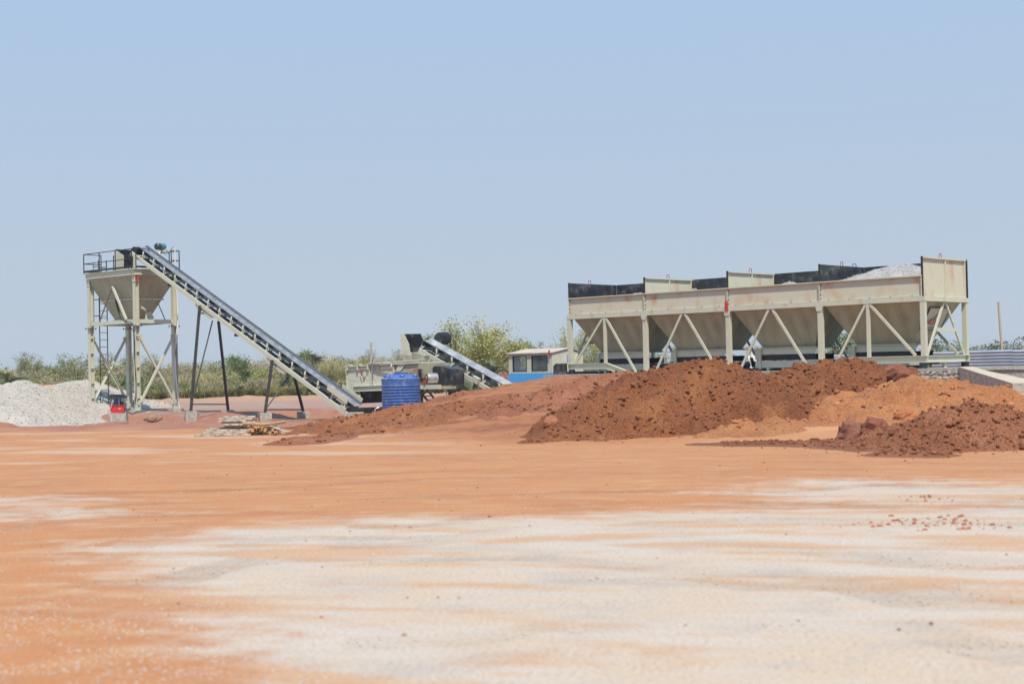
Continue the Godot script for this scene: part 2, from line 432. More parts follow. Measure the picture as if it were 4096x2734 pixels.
var tracks := []
func make_tracks() -> void:
	# wheel marks pressed into the dust: pairs of curves across the yard
	var lines := [[[3300, 2010], [3600, 1985], [3900, 1992], [4300, 2030]], [[1500, 2180], [2200, 2105], [3000, 2075], [4300, 2090]], [[500, 2330], [1100, 2240], [2000, 2230], [3000, 2290], [4300, 2400]], [[-200, 1985], [800, 1960], [2000, 1905], [3200, 1875], [4300, 1880]], [[1700, 2560], [2500, 2470], [3400, 2500], [4300, 2620]], [[-200, 2120], [600, 2060], [1500, 2040], [2600, 2010]]]
	for l in lines:
		for side in [0.0, 1.0]:
			var pl := PackedVector2Array()
			for q in l:
				var w := on_plane(q[0], q[1])
				pl.append(Vector2(w.x, -w.z + side * 1.7))
			tracks.append(pl)

func track_mark(x: float, d: float) -> float:
	var p := Vector2(x, d)
	var best := 0.0
	for pl: PackedVector2Array in tracks:
		for i in pl.size() - 1:
			if x < pl[i].x - 0.5 or x > pl[i + 1].x + 0.5: continue
			var a := pl[i]; var b := pl[i + 1]; var ab := b - a
			var t := clampf((p - a).dot(ab) / ab.length_squared(), 0, 1)
			var s := t * t * (3 - 2 * t)
			var q := Vector2(lerpf(a.x, b.x, t), lerpf(a.y, b.y, s))
			var e := absf(d - q.y)
			if e < 0.22:
				var lug_ := 0.5 + 0.5 * sin((x * 0.9 + (e * 1.6)) * TAU / 0.16)
				best = maxf(best, (1.0 - smoothstep(0.16, 0.22, e)) * (0.45 + 0.55 * lug_))
	return best * clampf(0.5 + 1.2 * n_b.get_noise_2d(x * 0.6 + 8, d * 0.6), 0, 1)

func gcol(x: float, d: float) -> Color:
	var s1 := streak(x, d, 1.6, 0.0); var s2 := streak(x, d, 5.0, 31.0); var b1 := n_a.get_noise_2d(x * 1.1 + 70, d * 1.1); var b2 := n_b.get_noise_2d(x * 4.0, d * 4.0)
	var b3 := n_b.get_noise_2d(x * 11.0 + 17, d * 11.0)
	var c := Color(0.525, 0.23, 0.09)
	c = c.lerp(Color(0.45, 0.176, 0.066), clampf(0.25 + s1 * 0.6 + b1 * 0.5, 0, 1))
	c = c.lerp(Color(0.57, 0.33, 0.16), clampf(s2 * 0.8 + b2 * 0.35 + b1 * 0.3, 0, 0.55))
	c = c.lerp(Color(0.41, 0.245, 0.165), clampf(-s2 * 0.8 - 0.15 + b2 * 0.25, 0, 0.5))
	if d < 30.0 and d > 2.0:
		var w := 0.0
		var p := Vector2(x, d)
		var k := 0
		for poly in pale_zones:
			var soft := 0.40 if k == 0 else 0.8
			var e: float = inside_amount(poly, p)
			if k == 2: e = minf(e, 0.12)
			w = maxf(w, smoothstep(-0.7, 1.3, e / (soft + d * 0.03) + 0.2 + s1 * 0.7 + s2 * 0.8 + b2 * 0.5 + b3 * 0.35))
			k += 1
		if w > 0.0:
			var pale := Color(0.58, 0.46, 0.34).lerp(Color(0.58, 0.495, 0.405), clampf(0.5 + b1 * 1.2 + s2, 0, 1))
			pale = pale.lerp(Color(0.50, 0.425, 0.355), clampf(n_b.get_noise_2d(x * 1.4 + 12, d * 2.2) * 1.7 - 0.15 + b3 * 0.3, 0, 0.8))
			pale = pale.lerp(Color(0.57, 0.33, 0.175), clampf(streak(x, d, 2.2, 77.0) * 2.2 - 0.12 + b2 * 0.4 + b3 * 0.2, 0, 0.8))
			c = c.lerp(pale, w * 0.93)
		if d > 5.0:
			var tm := track_mark(x, d)
			if tm > 0.0: c = c.lerp(c * 0.74, tm * 0.8)
	if d > 28.0:
		var pale2 := clampf(streak(x, d, 0.9, 200.0) * 2.2 - 0.25, 0, 0.6) * (1.0 - smoothstep(42.0, 48.0, d)) * smoothstep(1.0, -4.0, x)
		c = c.lerp(Color(0.60, 0.43, 0.29), pale2)
	var bk := bank(x, d)
	if bk > 0.01:
		var f := clampf(bk * 7.0 + b2 * 0.3, 0, 1)
		var red := Color(0.41, 0.158, 0.06).lerp(Color(0.27, 0.094, 0.037), clampf(0.4 + s1 * 1.4 + b2 * 0.7, 0, 1))
		var ochre := Color(0.56, 0.275, 0.12).lerp(Color(0.50, 0.22, 0.10), clampf(0.4 + s2 + b1, 0, 1))
		c = c.lerp(red.lerp(ochre, smoothstep(3.2, 5.5, x - (d - 33.0) * 0.3)), f)
	elif d > 43.0 and x < 4.0:
		var f2 := smoothstep(43.5, 47.0, d + b1 * 2.0 + (x + 10.0) * 0.12)
		var soil := Color(0.40, 0.175, 0.10).lerp(Color(0.33, 0.13, 0.075), clampf(0.4 + b1 + b2, 0, 1))
		soil = soil.lerp(Color(0.40, 0.255, 0.19), smoothstep(63.0, 72.0, d) * 0.8)
		soil = soil.lerp(Color(0.36, 0.33, 0.30), clampf(b1 * 3.0 - 0.6, 0, 0.7) * smoothstep(60.0, 66.0, d))
		soil = soil.lerp(Color(0.50, 0.28, 0.14), smoothstep(84.0, 90.0, d) * 0.8)
		c = c.lerp(soil, f2)
	if d > 93.0 or (d > 60.0 and x > 4.0):
		var gr := Color(0.30, 0.235, 0.125).lerp(Color(0.22, 0.20, 0.09), clampf(0.5 + b1 + b2, 0, 1))
		gr = gr.lerp(Color(0.30, 0.17, 0.11), smoothstep(150.0, 320.0, d) * clampf(0.75 + b1 * 0.8, 0, 1))
		c = c.lerp(gr, smoothstep(95.0, 99.0, d + b1 * 2.0) if x < 4.0 else smoothstep(60.0, 66.0, d))
	return Color(c.r * 0.95, c.g * 0.95, c.b * 0.95)

func grid_mesh(nx: int, ny: int, pos: PackedVector3Array, cols: PackedColorArray, material: Material, keep := PackedByteArray()) -> ArrayMesh:
	var nor := PackedVector3Array(); nor.resize(nx * ny)
	for j in ny:
		for i in nx:
			var k := j * nx + i
			var dx := pos[k + (1 if i < nx - 1 else 0)] - pos[k - (1 if i > 0 else 0)]
			var dz := pos[k + (nx if j < ny - 1 else 0)] - pos[k - (nx if j > 0 else 0)]
			var q := dx.cross(dz)
			nor[k] = (q if q.y > 0 else -q).normalized()
	var idx := PackedInt32Array()
	for j in ny - 1:
		for i in nx - 1:
			var k := j * nx + i
			if keep.size() and not (keep[k] or keep[k + 1] or keep[k + nx] or keep[k + nx + 1]): continue
			idx.append_array(PackedInt32Array([k, k + nx, k + nx + 1, k, k + nx + 1, k + 1]))
	var arr := []; arr.resize(Mesh.ARRAY_MAX)
	arr[Mesh.ARRAY_VERTEX] = pos; arr[Mesh.ARRAY_NORMAL] = nor; arr[Mesh.ARRAY_COLOR] = cols; arr[Mesh.ARRAY_INDEX] = idx
	var am := ArrayMesh.new()
	am.add_surface_from_arrays(Mesh.PRIMITIVE_TRIANGLES, arr)
	am.surface_set_material(0, material)
	return am

func make_ground() -> void:
	make_zones()
	make_tracks()
	var rows := PackedFloat32Array()
	var d := 2.5
	while d < 4200.0:
		rows.append(d)
		d *= 1.0062 if d < 34.0 else (1.0075 if d < 110.0 else 1.05)
	var nx := 420
	var pos := PackedVector3Array(); var cols := PackedColorArray()
	pos.resize(nx * rows.size()); cols.resize(nx * rows.size())
	for j in rows.size():
		var dd := rows[j]
		var half := 0.46 * dd + 5.0
		for i in nx:
			var x := lerpf(-half, half, i / float(nx - 1))
			pos[j * nx + i] = Vector3(x, gh(x, dd) - (0.014 * track_mark(x, dd) if dd < 32.0 and dd > 5.0 else 0.0), -dd)
			cols[j * nx + i] = gcol(x, dd)
	var o := inst("ground", grid_mesh(nx, rows.size(), pos, cols, M.ground))
	tag(o, "", "", "", "structure")

# ---------------------------------------------------------------- loose stones and clods
var rocks := []
func rock_mesh(sd: int, flat: float) -> ArrayMesh:
	var r := RandomNumberGenerator.new(); r.seed = sd
	var nz := FastNoiseLite.new(); nz.seed = sd; nz.frequency = 0.9
	var P := func(t: float, f: float) -> Vector3:
		var q := Vector3(cos(t) * sin(f), cos(f) * flat, sin(t) * sin(f))
		return q * (0.5 + 0.22 * nz.get_noise_3dv(q * 1.7) + 0.07 * nz.get_noise_3dv(q * 5.0))
	var m := MB.new(); m.tinted = true
	var k := 8; var l := 5
	for j in l:
		for i in k:
			var a: Vector3 = P.call(TAU * i / k, PI * j / l); var b: Vector3 = P.call(TAU * (i + 1) / k, PI * j / l)
			var c: Vector3 = P.call(TAU * (i + 1) / k, PI * (j + 1) / l); var e: Vector3 = P.call(TAU * i / k, PI * (j + 1) / l)
			if j > 0: m.tri(a, c, b)
			if j < l - 1: m.tri(a, e, c)
			if j == 0: pass
	return m.mesh(M.stone)

func scatter(called: String, tfs: Array, cols: Array, which: int, parent: Node = null) -> MultiMeshInstance3D:
	var mm := MultiMesh.new()
	mm.transform_format = MultiMesh.TRANSFORM_3D
	mm.use_colors = true
	mm.mesh = rocks[which]
	mm.instance_count = tfs.size()
	for i in tfs.size():
		mm.set_instance_transform(i, tfs[i]); mm.set_instance_color(i, cols[i])
	var o := MultiMeshInstance3D.new()
	o.multimesh = mm
	if parent:
		o.name = called
		parent.add_child(o, true)
	else:
		o.name = numbered(called)
		add_child(o)
	o.set_meta("kind", "stuff")
	return o

func rnd_tf(p: Vector3, s: float) -> Transform3D:
	return Transform3D(Basis.from_euler(Vector3(rng.randf() * 0.8, rng.randf() * TAU, rng.randf() * 0.8)).scaled(Vector3(s, s * rng.randf_range(0.6, 0.95), s * rng.randf_range(0.7, 1.1))), p)

# ---------------------------------------------------------------- heaps of soil and stone
func ridge_height(r: Array, slope: float, x: float, d: float, wob: float) -> float:
	var best := -10.0
	var p := Vector2(x, d)
	for i in r.size() - 1:
		var a := Vector2(r[i].x, -r[i].z); var b := Vector2(r[i + 1].x, -r[i + 1].z)
		var ab := b - a
		var t := clampf((p - a).dot(ab) / ab.length_squared(), 0, 1)
		var q := p.distance_to(a + ab * t)
		best = maxf(best, lerpf(r[i].y, r[i + 1].y, t) - slope * (sqrt(q * q + 0.16) - 0.4) * wob)
	return best

func heap(called: String, label: String, ridge_px: Array, slope: float, lumps: Vector3, cell: float, colors: Array, material: Material, clods: int, clod_size: Vector2, stone_cols: Array) -> MeshInstance3D:
	var ridge := []
	for p in ridge_px:
		var w := at(p[0], p[1], p[2])
		if p.size() > 3: w.y = gh(w.x, p[2]) + p[3]      # low strips follow the ground
		ridge.append(w)
	var lo := Vector2(1e9, 1e9); var hi := Vector2(-1e9, -1e9)
	for p in ridge:
		var reach: float = (p.y + 0.3) / slope * 1.25 + 0.4
		lo = lo.min(Vector2(p.x - reach, -p.z - reach)); hi = hi.max(Vector2(p.x + reach, -p.z + reach))
	var nx := int((hi.x - lo.x) / cell) + 1; var ny := int((hi.y - lo.y) / cell) + 1
	var pos := PackedVector3Array(); pos.resize(nx * ny)
	var cols := PackedColorArray(); cols.resize(nx * ny)
	var keep := PackedByteArray(); keep.resize(nx * ny)
	var spots := []
	for j in ny:
		for i in nx:
			var x := lo.x + i * cell; var d := lo.y + j * cell
			var wob := 1.0 + 0.28 * n_a.get_noise_2d(x * 1.3 + 300, d * 1.3) + 0.12 * n_b.get_noise_2d(x * 1.5, d * 1.5)
			var y := ridge_height(ridge, slope, x, d, wob)
			var g := gh(x, d)
			var k := j * nx + i
			var edge := clampf((y - g + 0.05) * 4.0, 0, 1)
			if edge > 0.0:
				var w := n_a.get_noise_2d(x * 2.2 + 5, d * 2.2)
				var xx := x + 0.08 * w; var dd := d + 0.08 * n_a.get_noise_2d(d * 2.5, x * 2.5)
				var l1 := -n_cell.get_noise_2d(xx * 1.5, dd * 1.5) - 0.45
				var l2 := -n_cell.get_noise_2d(xx * 4.2 + 9, dd * 4.2) - 0.45
				var l3 := -n_cell.get_noise_2d(xx * 10.0 + 3, dd * 10.0) - 0.45
				var patch := clampf(0.5 + 1.5 * n_a.get_noise_2d(x * 0.9 + 90, d * 0.9), 0.0, 1.5)
				y += (lumps.x * l1 * patch + lumps.y * l2 * (0.5 + 0.6 * patch) + lumps.z * l3 * clampf(0.7 + n_a.get_noise_2d(x * 1.6 + 150, d * 1.6), 0.25, 1.3) + lumps.x * 0.8 * n_b.get_noise_2d(x * 2.0, d * 2.0)) * edge
				keep[k] = 1 if y > g - 0.04 else 0
				if y > g + 0.03: spots.append(k)
			pos[k] = Vector3(x, maxf(y, g - 0.12), -d)
			var t := clampf(0.5 + n_a.get_noise_2d(x * 0.8 + 20, d * 0.8) * 0.9 + n_b.get_noise_2d(x * 5.0, d * 5.0) * 0.5, 0, 1)
			var c: Color = colors[0].lerp(colors[1], t)
			if colors.size() > 2:
				c = c.lerp(colors[2], clampf(n_a.get_noise_2d(x * 1.7 + 60, d * 1.2 + 7) * 2.2 - 0.4, 0, 0.8))
			cols[k] = c
	var o := inst(called, grid_mesh(nx, ny, pos, cols, material, keep))
	tag(o, label, "heap")
	var per := [[], [], []]; var pc := [[], [], []]
	for i in (clods if spots.size() else 0):
		var k: int = spots[rng.randi() % spots.size()]
		var s := clod_size.x + (clod_size.y - clod_size.x) * pow(rng.randf(), 9.0)
		var w := rng.randi() % 3
		per[w].append(rnd_tf(pos[k] + Vector3(rng.randf() * cell, s * 0.12, rng.randf() * cell), s))
		var sc: Color = stone_cols[rng.randi() % stone_cols.size()]
		pc[w].append(sc * rng.randf_range(0.75, 1.02))
	for i in (clods / 5 if spots.size() else 0):             # crumbs that rolled off the foot
		var q: Vector3 = pos[spots[rng.randi() % spots.size()]]
		var az := rng.randf() * TAU; var rr := 0.3 + rng.randf() * 0.9
		q += Vector3(cos(az) * rr, 0, sin(az) * rr)
		q.y = gh(q.x, -q.z)
		if ridge_height(ridge, slope, q.x, -q.z, 1.0) > q.y + 0.05: continue
		var s := clod_size.x * 0.6 + 0.05 * pow(rng.randf(), 4.0)
		var w := rng.randi() % 3
		per[w].append(rnd_tf(q + Vector3(0, s * 0.1, 0), s)); pc[w].append(stone_cols[rng.randi() % stone_cols.size()] * rng.randf_range(0.9, 1.15))
	for w in 3: scatter("loose_clods", per[w], pc[w], w, o)
	return o

func boulder(label: String, where: Vector3, size: Vector3, c: Color, turn: float, which := 0) -> void:
	var nz := FastNoiseLite.new(); nz.seed = int(turn * 100) + which * 7 + 1; nz.frequency = 1.0; nz.fractal_octaves = 3
	var bm := MB.new()
	var P := func(t: float, f: float) -> Vector3:
		var q := Vector3(cos(t) * sin(f), cos(f), sin(t) * sin(f))
		var w := nz.get_noise_3dv(q * 1.1)
		return q * (0.46 + 0.22 * absf(w) + 0.10 * nz.get_noise_3dv(q * 2.6) + 0.05 * nz.get_noise_3dv(q * 6.0))
	for j in 10:
		for i in 18:
			var a: Vector3 = P.call(TAU * i / 18, PI * j / 10); var b: Vector3 = P.call(TAU * ((i + 1) % 18) / 18, PI * j / 10)
			var e: Vector3 = P.call(TAU * i / 18, PI * (j + 1) / 10); var g: Vector3 = P.call(TAU * ((i + 1) % 18) / 18, PI * (j + 1) / 10)
			if j > 0: bm.tri(a, b, g)
			if j < 9: bm.tri(a, g, e)
	var k := bm.mesh(null)
	var m := StandardMaterial3D.new()
	m.albedo_color = c.linear_to_srgb(); m.roughness = 0.95
	m.normal_enabled = true; m.normal_texture = M.soil.normal_texture; m.uv1_triplanar = true; m.uv1_scale = Vector3.ONE * 0.8
	m.albedo_texture = M.soil.albedo_texture
	k.surface_set_material(0, m)
	var o := inst("boulder", k)
	o.position = where; o.scale = size; o.rotation = Vector3(0.2, turn, 0.1)
	tag(o, label, "boulder")

func make_heaps() -> void:
	for i in 3: rocks.append(rock_mesh(200 + i, [0.8, 0.65, 0.9][i]))
	var dark := [Color(0.20, 0.067, 0.024), Color(0.27, 0.096, 0.034), Color(0.33, 0.13, 0.047)]
	var dk := [Color(0.24, 0.084, 0.031), Color(0.21, 0.07, 0.027), Color(0.265, 0.096, 0.037), Color(0.285, 0.108, 0.043)]
	heap("soil_heap", "largest dark red soil heap, rounded, in front of the aggregate bins", [[2140, 1755, 32.0], [2300, 1665, 33.2], [2480, 1548, 34.6], [2620, 1484, 35.3], [2773, 1458, 35.8], [2890, 1466, 36.6], [2990, 1494, 38.0]], 0.52, Vector3(0.22, 0.19, 0.105), 0.042, dark, M.soil, 6500, Vector2(0.02, 0.13), dk)
	heap("soil_heap", "dark red soil heap with ragged crest against the concrete platform", [[3085, 1502, 39.5], [3180, 1482, 40.0], [3300, 1464, 40.6], [3440, 1452, 41.2], [3490, 1470, 41.3], [3560, 1518, 41.4]], 0.47, Vector3(0.26, 0.22, 0.11), 0.048, dark, M.soil, 4000, Vector2(0.02, 0.15), dk)
	heap("soil_heap", "low strip of dark clumpy red soil spread over the earth ramp", [[2060, 1628, 40.0], [2180, 1590, 41.5], [2300, 1553, 43.5], [2420, 1520, 46.0], [2500, 1496, 49.0]], 0.22, Vector3(0.26, 0.20, 0.10), 0.052, [Color(0.30, 0.112, 0.056), Color(0.36, 0.14, 0.072), Color(0.40, 0.165, 0.085)], M.soil, 3200, Vector2(0.02, 0.16), dk)
	var och := [Color(0.41, 0.165, 0.062), Color(0.46, 0.20, 0.078), Color(0.37, 0.14, 0.058)]
	heap("soil_heap", "bright orange soil heap below the stone-faced wall", [[2850, 1745, 31.8, 0.05], [3050, 1722, 32.6, 0.22], [3250, 1690, 33.4], [3400, 1630, 34.0], [3540, 1560, 34.8], [3662, 1520, 35.3], [3836, 1538, 35.6], [3950, 1562, 35.4], [4096, 1622, 34.6], [4260, 1690, 33.6]], 0.33, Vector3(0.24, 0.14, 0.05), 0.048, och, M.soil, 900, Vector2(0.02, 0.2), [Color(0.46, 0.20, 0.08), Color(0.42, 0.17, 0.07), Color(0.34, 0.13, 0.065)])
	var brn := [Color(0.25, 0.094, 0.043), Color(0.32, 0.125, 0.06), Color(0.36, 0.15, 0.075)]
	heap("soil_heap", "small dark brown soil heap in front of the orange heap", [[3560, 1760, 27.3], [3700, 1700, 27.6], [3800, 1645, 27.9], [3889, 1624, 28.0], [3960, 1634, 28.0], [4060, 1676, 27.8], [4200, 1720, 27.4]], 0.44, Vector3(0.16, 0.15, 0.09), 0.04, brn, M.soil, 5000, Vector2(0.015, 0.12), dk)
	heap("soil_heap", "thin apron of crumbled brown soil along the foot of the orange heap", [[2800, 1785, 30.2, 0.01], [2960, 1778, 29.9, 0.05], [3200, 1764, 29.3, 0.07], [3450, 1770, 28.4, 0.10], [3620, 1788, 27.4, 0.14]], 0.16, Vector3(0.09, 0.06, 0.03), 0.05, brn, M.soil, 2600, Vector2(0.015, 0.1), dk)
	heap("soil_heap", "long low ridge of crumbly red soil along the crest of the earth ramp", [[1130, 1782, 33.9, 0.05], [1200, 1766, 34.3, 0.13], [1290, 1755, 35.4, 0.11], [1400, 1738, 37.4, 0.04], [1490, 1700, 40.0, -0.2], [1580, 1660, 43.0, -0.2], [1680, 1625, 46.0, -0.15], [1780, 1590, 48.2, 0.05], [1880, 1575, 49.2, 0.09], [2030, 1545, 50.6, 0.05]], 0.26, Vector3(0.10, 0.09, 0.05), 0.055, [Color(0.29, 0.104, 0.049), Color(0.37, 0.145, 0.068), Color(0.41, 0.165, 0.078)], M.soil, 1800, Vector2(0.02, 0.13), dk)
	heap("soil_heap", "crumbly strip of dark red soil down the earth slope before the blue tank", [[1500, 1712, 38.6, 0.03], [1640, 1690, 39.8, 0.08], [1790, 1655, 41.6, 0.10], [1930, 1632, 42.4, 0.12], [2060, 1612, 43.2, 0.10]], 0.13, Vector3(0.16, 0.13, 0.07), 0.055, [Color(0.27, 0.095, 0.037), Color(0.34, 0.13, 0.05), Color(0.40, 0.16, 0.064)], M.soil, 2200, Vector2(0.02, 0.14), dk)
	heap("soil_heap", "small crumbly red clod heap spilled on the flat yard beside dark brown heap", [[3540, 1812, 25.9, 0.03], [3620, 1806, 25.5, 0.12], [3720, 1822, 25.1, 0.06]], 0.25, Vector3(0.07, 0.05, 0.03), 0.045, brn, M.soil, 350, Vector2(0.02, 0.14), dk)
	var white := [Color(0.49, 0.425, 0.345), Color(0.55, 0.495, 0.425), Color(0.42, 0.405, 0.385)]
	heap("gravel_heap", "big pale heap of crushed stone beside the loading tower", [[-220, 1535, 66.0], [-200, 1640, 57.0], [-60, 1528, 67.0], [40, 1645, 57.5], [80, 1522, 69.0], [140, 1650, 59.0], [190, 1545, 71.0], [240, 1655, 61.5], [250, 1534, 72.0], [310, 1521, 74.0], [345, 1522, 75.0], [385, 1548, 75.5]], 0.43, Vector3(0.07, 0.035, 0.02), 0.07, white, M.gravel, 12000, Vector2(0.03, 0.10), [Color(0.60, 0.54, 0.46), Color(0.52, 0.47, 0.41), Color(0.66, 0.60, 0.52), Color(0.44, 0.42, 0.40)])
	var red := Color(0.25, 0.085, 0.045)
	boulder("purple-brown boulder half sunk at the foot of the orange heap", at(3408, 1738, 29.6), Vector3(0.62, 0.55, 0.5), Color(0.27, 0.115, 0.075), 0.4)
	boulder("larger dark red boulder with a broken side at the foot of the orange heap", at(3500, 1730, 29.4), Vector3(0.75, 0.62, 0.6), Color(0.26, 0.085, 0.045), 1.4, 2)
	boulder("dark red boulder perched at the right end of the ragged heap", at(3618, 1518, 39.4), Vector3(1.0, 0.75, 0.8), red, 2.2)
	boulder("red boulder beside the stone-faced wall, behind the perched one", at(3578, 1500, 40.4), Vector3(0.8, 0.6, 0.6), Color(0.32, 0.11, 0.055), 0.9, 2)
	boulder("smooth orange stone on the slope of the orange heap", at(3622, 1668, 32.6), Vector3(0.55, 0.42, 0.4), Color(0.46, 0.17, 0.075), 0.2)
	boulder("squarish red block lying on the pale orange apron", at(2203, 1690, 32.8), Vector3(0.36, 0.3, 0.3), Color(0.40, 0.165, 0.085), 0.3, 2)
	boulder("tan stone stuck in the side of the largest soil heap", at(2916, 1602, 34.6), Vector3(0.16, 0.14, 0.14), Color(0.40, 0.25, 0.12), 0.3, 2)
	boulder("grey rock lying before the tower's front leg", at(614, 1672, 59.0), Vector3(0.75, 0.32, 0.5), Color(0.36, 0.22, 0.15), 0.3, 1)
	boulder("blue-grey stone at the edge between dark and orange heaps", at(3486, 1592, 36.6), Vector3(0.3, 0.2, 0.2), Color(0.42, 0.43, 0.45), 0.3, 1)
	# stones and crumbs on the yard
	var tf := [[], [], []]; var cc := [[], [], []]
	var put := func(x: float, d: float, s: float, c: Color) -> void:
		var w := rng.randi() % 3
		tf[w].append(rnd_tf(Vector3(x, gh(x, d) + s * 0.08, -d), s)); cc[w].append(c)
	for i in 4200:
		var px := rng.randf_range(-300, 900); var py := rng.randf_range(2390, 2700)
		var g := on_plane(px, py)
		if n_b.get_noise_2d(g.x * 2.0, g.z * 2.0) + 0.25 < rng.randf() * 0.5: continue
		put.call(g.x, -g.z, 0.004 + 0.014 * pow(rng.randf(), 2.0), [Color(0.56, 0.49, 0.42), Color(0.46, 0.44, 0.42), Color(0.58, 0.46, 0.35)][rng.randi() % 3])
	for i in 9000:
		var d := 6.5 / pow(rng.randf_range(0.2, 1.0), 1.0)
		var x := rng.randf_range(-0.42, 0.45) * d
		if n_a.get_noise_2d(x * 2.5 + 33, d * 2.5) < 0.12: continue
		var c0 := gcol(x, d)
		put.call(x, d, rng.randf_range(0.007, 0.024), Color(0.52, 0.50, 0.48).lerp(c0, rng.randf_range(0.2, 0.9)))
	for i in 240:                                      # red crumbs
		var d2 := 9.0 / rng.randf_range(0.15, 1.0)
		var x2 := rng.randf_range(-0.42, 0.45) * d2
		if d2 > 46.0: continue
		put.call(x2, d2, 0.005 + 0.03 * pow(rng.randf(), 4.0), Color(0.34, 0.13, 0.07) * rng.randf_range(0.8, 1.2))
	for i in 3200:                                     # crumbs of soil lying in drifts on the graded yard
		var d5 := rng.randf_range(15.0, 46.0); var x5 := rng.randf_range(-0.42, 0.45) * d5
		if n_a.get_noise_2d(x5 * 0.8 + 55, d5 * 1.6) < 0.15 or bank(x5, d5) > 0.3: continue
		put.call(x5, d5, 0.008 + 0.04 * pow(rng.randf(), 5.0), gcol(x5, d5) * rng.randf_range(0.6, 0.95))
	for i in 260:                                      # dropped clods on the pale dust at the right
		var g2 := on_plane(rng.randfn(3740, 160), rng.randfn(2092, 14)); var s2 := 0.008 + 0.06 * pow(rng.randf(), 6.0)
		put.call(g2.x, -g2.z, s2, Color(0.38, 0.15, 0.085))
	for i in 40:
		var g3 := on_plane(rng.randfn(3740, 60), rng.randfn(1998, 8)); var s3 := 0.008 + 0.05 * pow(rng.randf(), 4.0)
		put.call(g3.x, -g3.z, s3, Color(0.38, 0.15, 0.085))
	for i in 260:                                      # grey chippings below the gravel heap
		var g4 := on_plane(rng.randf_range(300, 760), rng.randf_range(1655, 1700))
		put.call(g4.x, -g4.z, rng.randf_range(0.015, 0.05), Color(0.46, 0.41, 0.36))
	for w in 3:
		var o := scatter("scattered_stones", tf[w], cc[w], w)
		tag(o, "loose pebbles and soil crumbs strewn over the orange yard", "pebbles")

# ---------------------------------------------------------------- vegetation
func leaf_quad(m: MB, p: Vector3, s: float, c: Color) -> void:
	var a := Vector3(rng.randf() - 0.5, rng.randf() - 0.5, rng.randf() - 0.5).normalized() * s
	var b := a.cross(Vector3(rng.randf() - 0.5, rng.randf() - 0.5, rng.randf() - 0.5)).normalized() * s * 0.55
	m.col = c
	m.tri(p - a, p - b * 0.8, p + b); m.tri(p + a, p + b, p - b * 0.8)

func branchy(sd: int, o: Dictionary) -> Array:
	rng.seed = sd
	var wood := MB.new(); var leaves := MB.new(); leaves.tinted = true
	var cols: Array = o.cols
	var todo := []
	for i in o.stems:
		var az: float = TAU * (i + rng.randf() * 0.7) / o.stems
		var lean: float = o.lean * rng.randf_range(0.4, 1.1)
		todo.append([Vector3(cos(az), 0, sin(az)) * o.base * rng.randf(), Vector3(cos(az) * lean, 1, sin(az) * lean).normalized(), o.len * rng.randf_range(0.8, 1.15), o.r, 0])
	while todo.size():
		var t: Array = todo.pop_back()
		var p: Vector3 = t[0]; var d: Vector3 = t[1]; var l: float = t[2]; var r: float = t[3]; var lvl: int = t[4]
		var pts := PackedVector3Array([p])
		for i in 4:
			d = (d + Vector3(rng.randfn(), rng.randfn() * 0.5 + float(o.up), rng.randfn()) * 0.13).normalized()
			p += d * l / 4.0
			pts.append(p)
		wood.tube(pts, r, r * 0.62, 6 if lvl == 0 else (4 if lvl < 2 else 3), false)
		if lvl < o.levels:
			var kids: int = o.kids + (rng.randi() % 2)
			for k in kids:
				var f := rng.randf_range(0.45, 1.0) if k > 0 else 1.0
				var q: Vector3 = pts[int(f * 4.0)]
				var side := Vector3(rng.randfn(), rng.randfn() * 0.4, rng.randfn()).normalized()
				var nd: Vector3 = (d + side * float(o.fork)).normalized()
				todo.append([q, nd, l * rng.randf_range(0.55, 0.8), r * 0.58, lvl + 1])
		if lvl >= o.leaf_from and o.leaf_n > 0:
			var base_c: Color = cols[rng.randi() % cols.size()]
			for k in o.leaf_n:
				var q2: Vector3 = pts[1 + rng.randi() % 4]
				var off := Vector3(rng.randfn(), rng.randfn() * 0.7, rng.randfn()) * float(o.leaf_r)
				leaf_quad(leaves, q2 + off, o.leaf_s * rng.randf_range(0.6, 1.25), base_c * rng.randf_range(0.75, 1.25))
	return [wood, leaves]

var plants := {}
func plant_kind(key: String, called: String, label: String, category: String, group: String, sd: int, o: Dictionary, bark: Material, leafm: Material) -> void:
	var b := branchy(sd, o)
	var top := 0.0
	for q in (b[1].v if b[1].v.size() else b[0].v): top = maxf(top, q.y)
	plants[key] = {"wood": b[0].mesh(bark), "leaves": b[1].mesh(leafm) if b[1].v.size() else null, "h": top, "called": called, "label": label, "category": category, "group": group}

func plant(key: String, where: Vector3, height: float, turn: float, label := "", wide := 1.0) -> Node3D:
	var k: Dictionary = plants[key]
	var t := thing(k.called, label if label else k.label, k.category, where, turn, k.group if not label else "")
	inst("trunk" if k.category == "tree" else "stems", k.wood, t)
	if k.leaves: inst("crown" if k.category == "tree" else "foliage", k.leaves, t)
	var s: float = height / k.h
	t.scale = Vector3(s * wide, s, s * wide)
	return t

func plant_px(key: String, px: float, top: float, d: float, label := "", wide := 1.0) -> Node3D:
	var p := at(px, top, d)
	var y := gh(p.x, d)
	return plant(key, Vector3(p.x, y - 0.05, p.z), p.y - y, px * 0.37, label, wide)

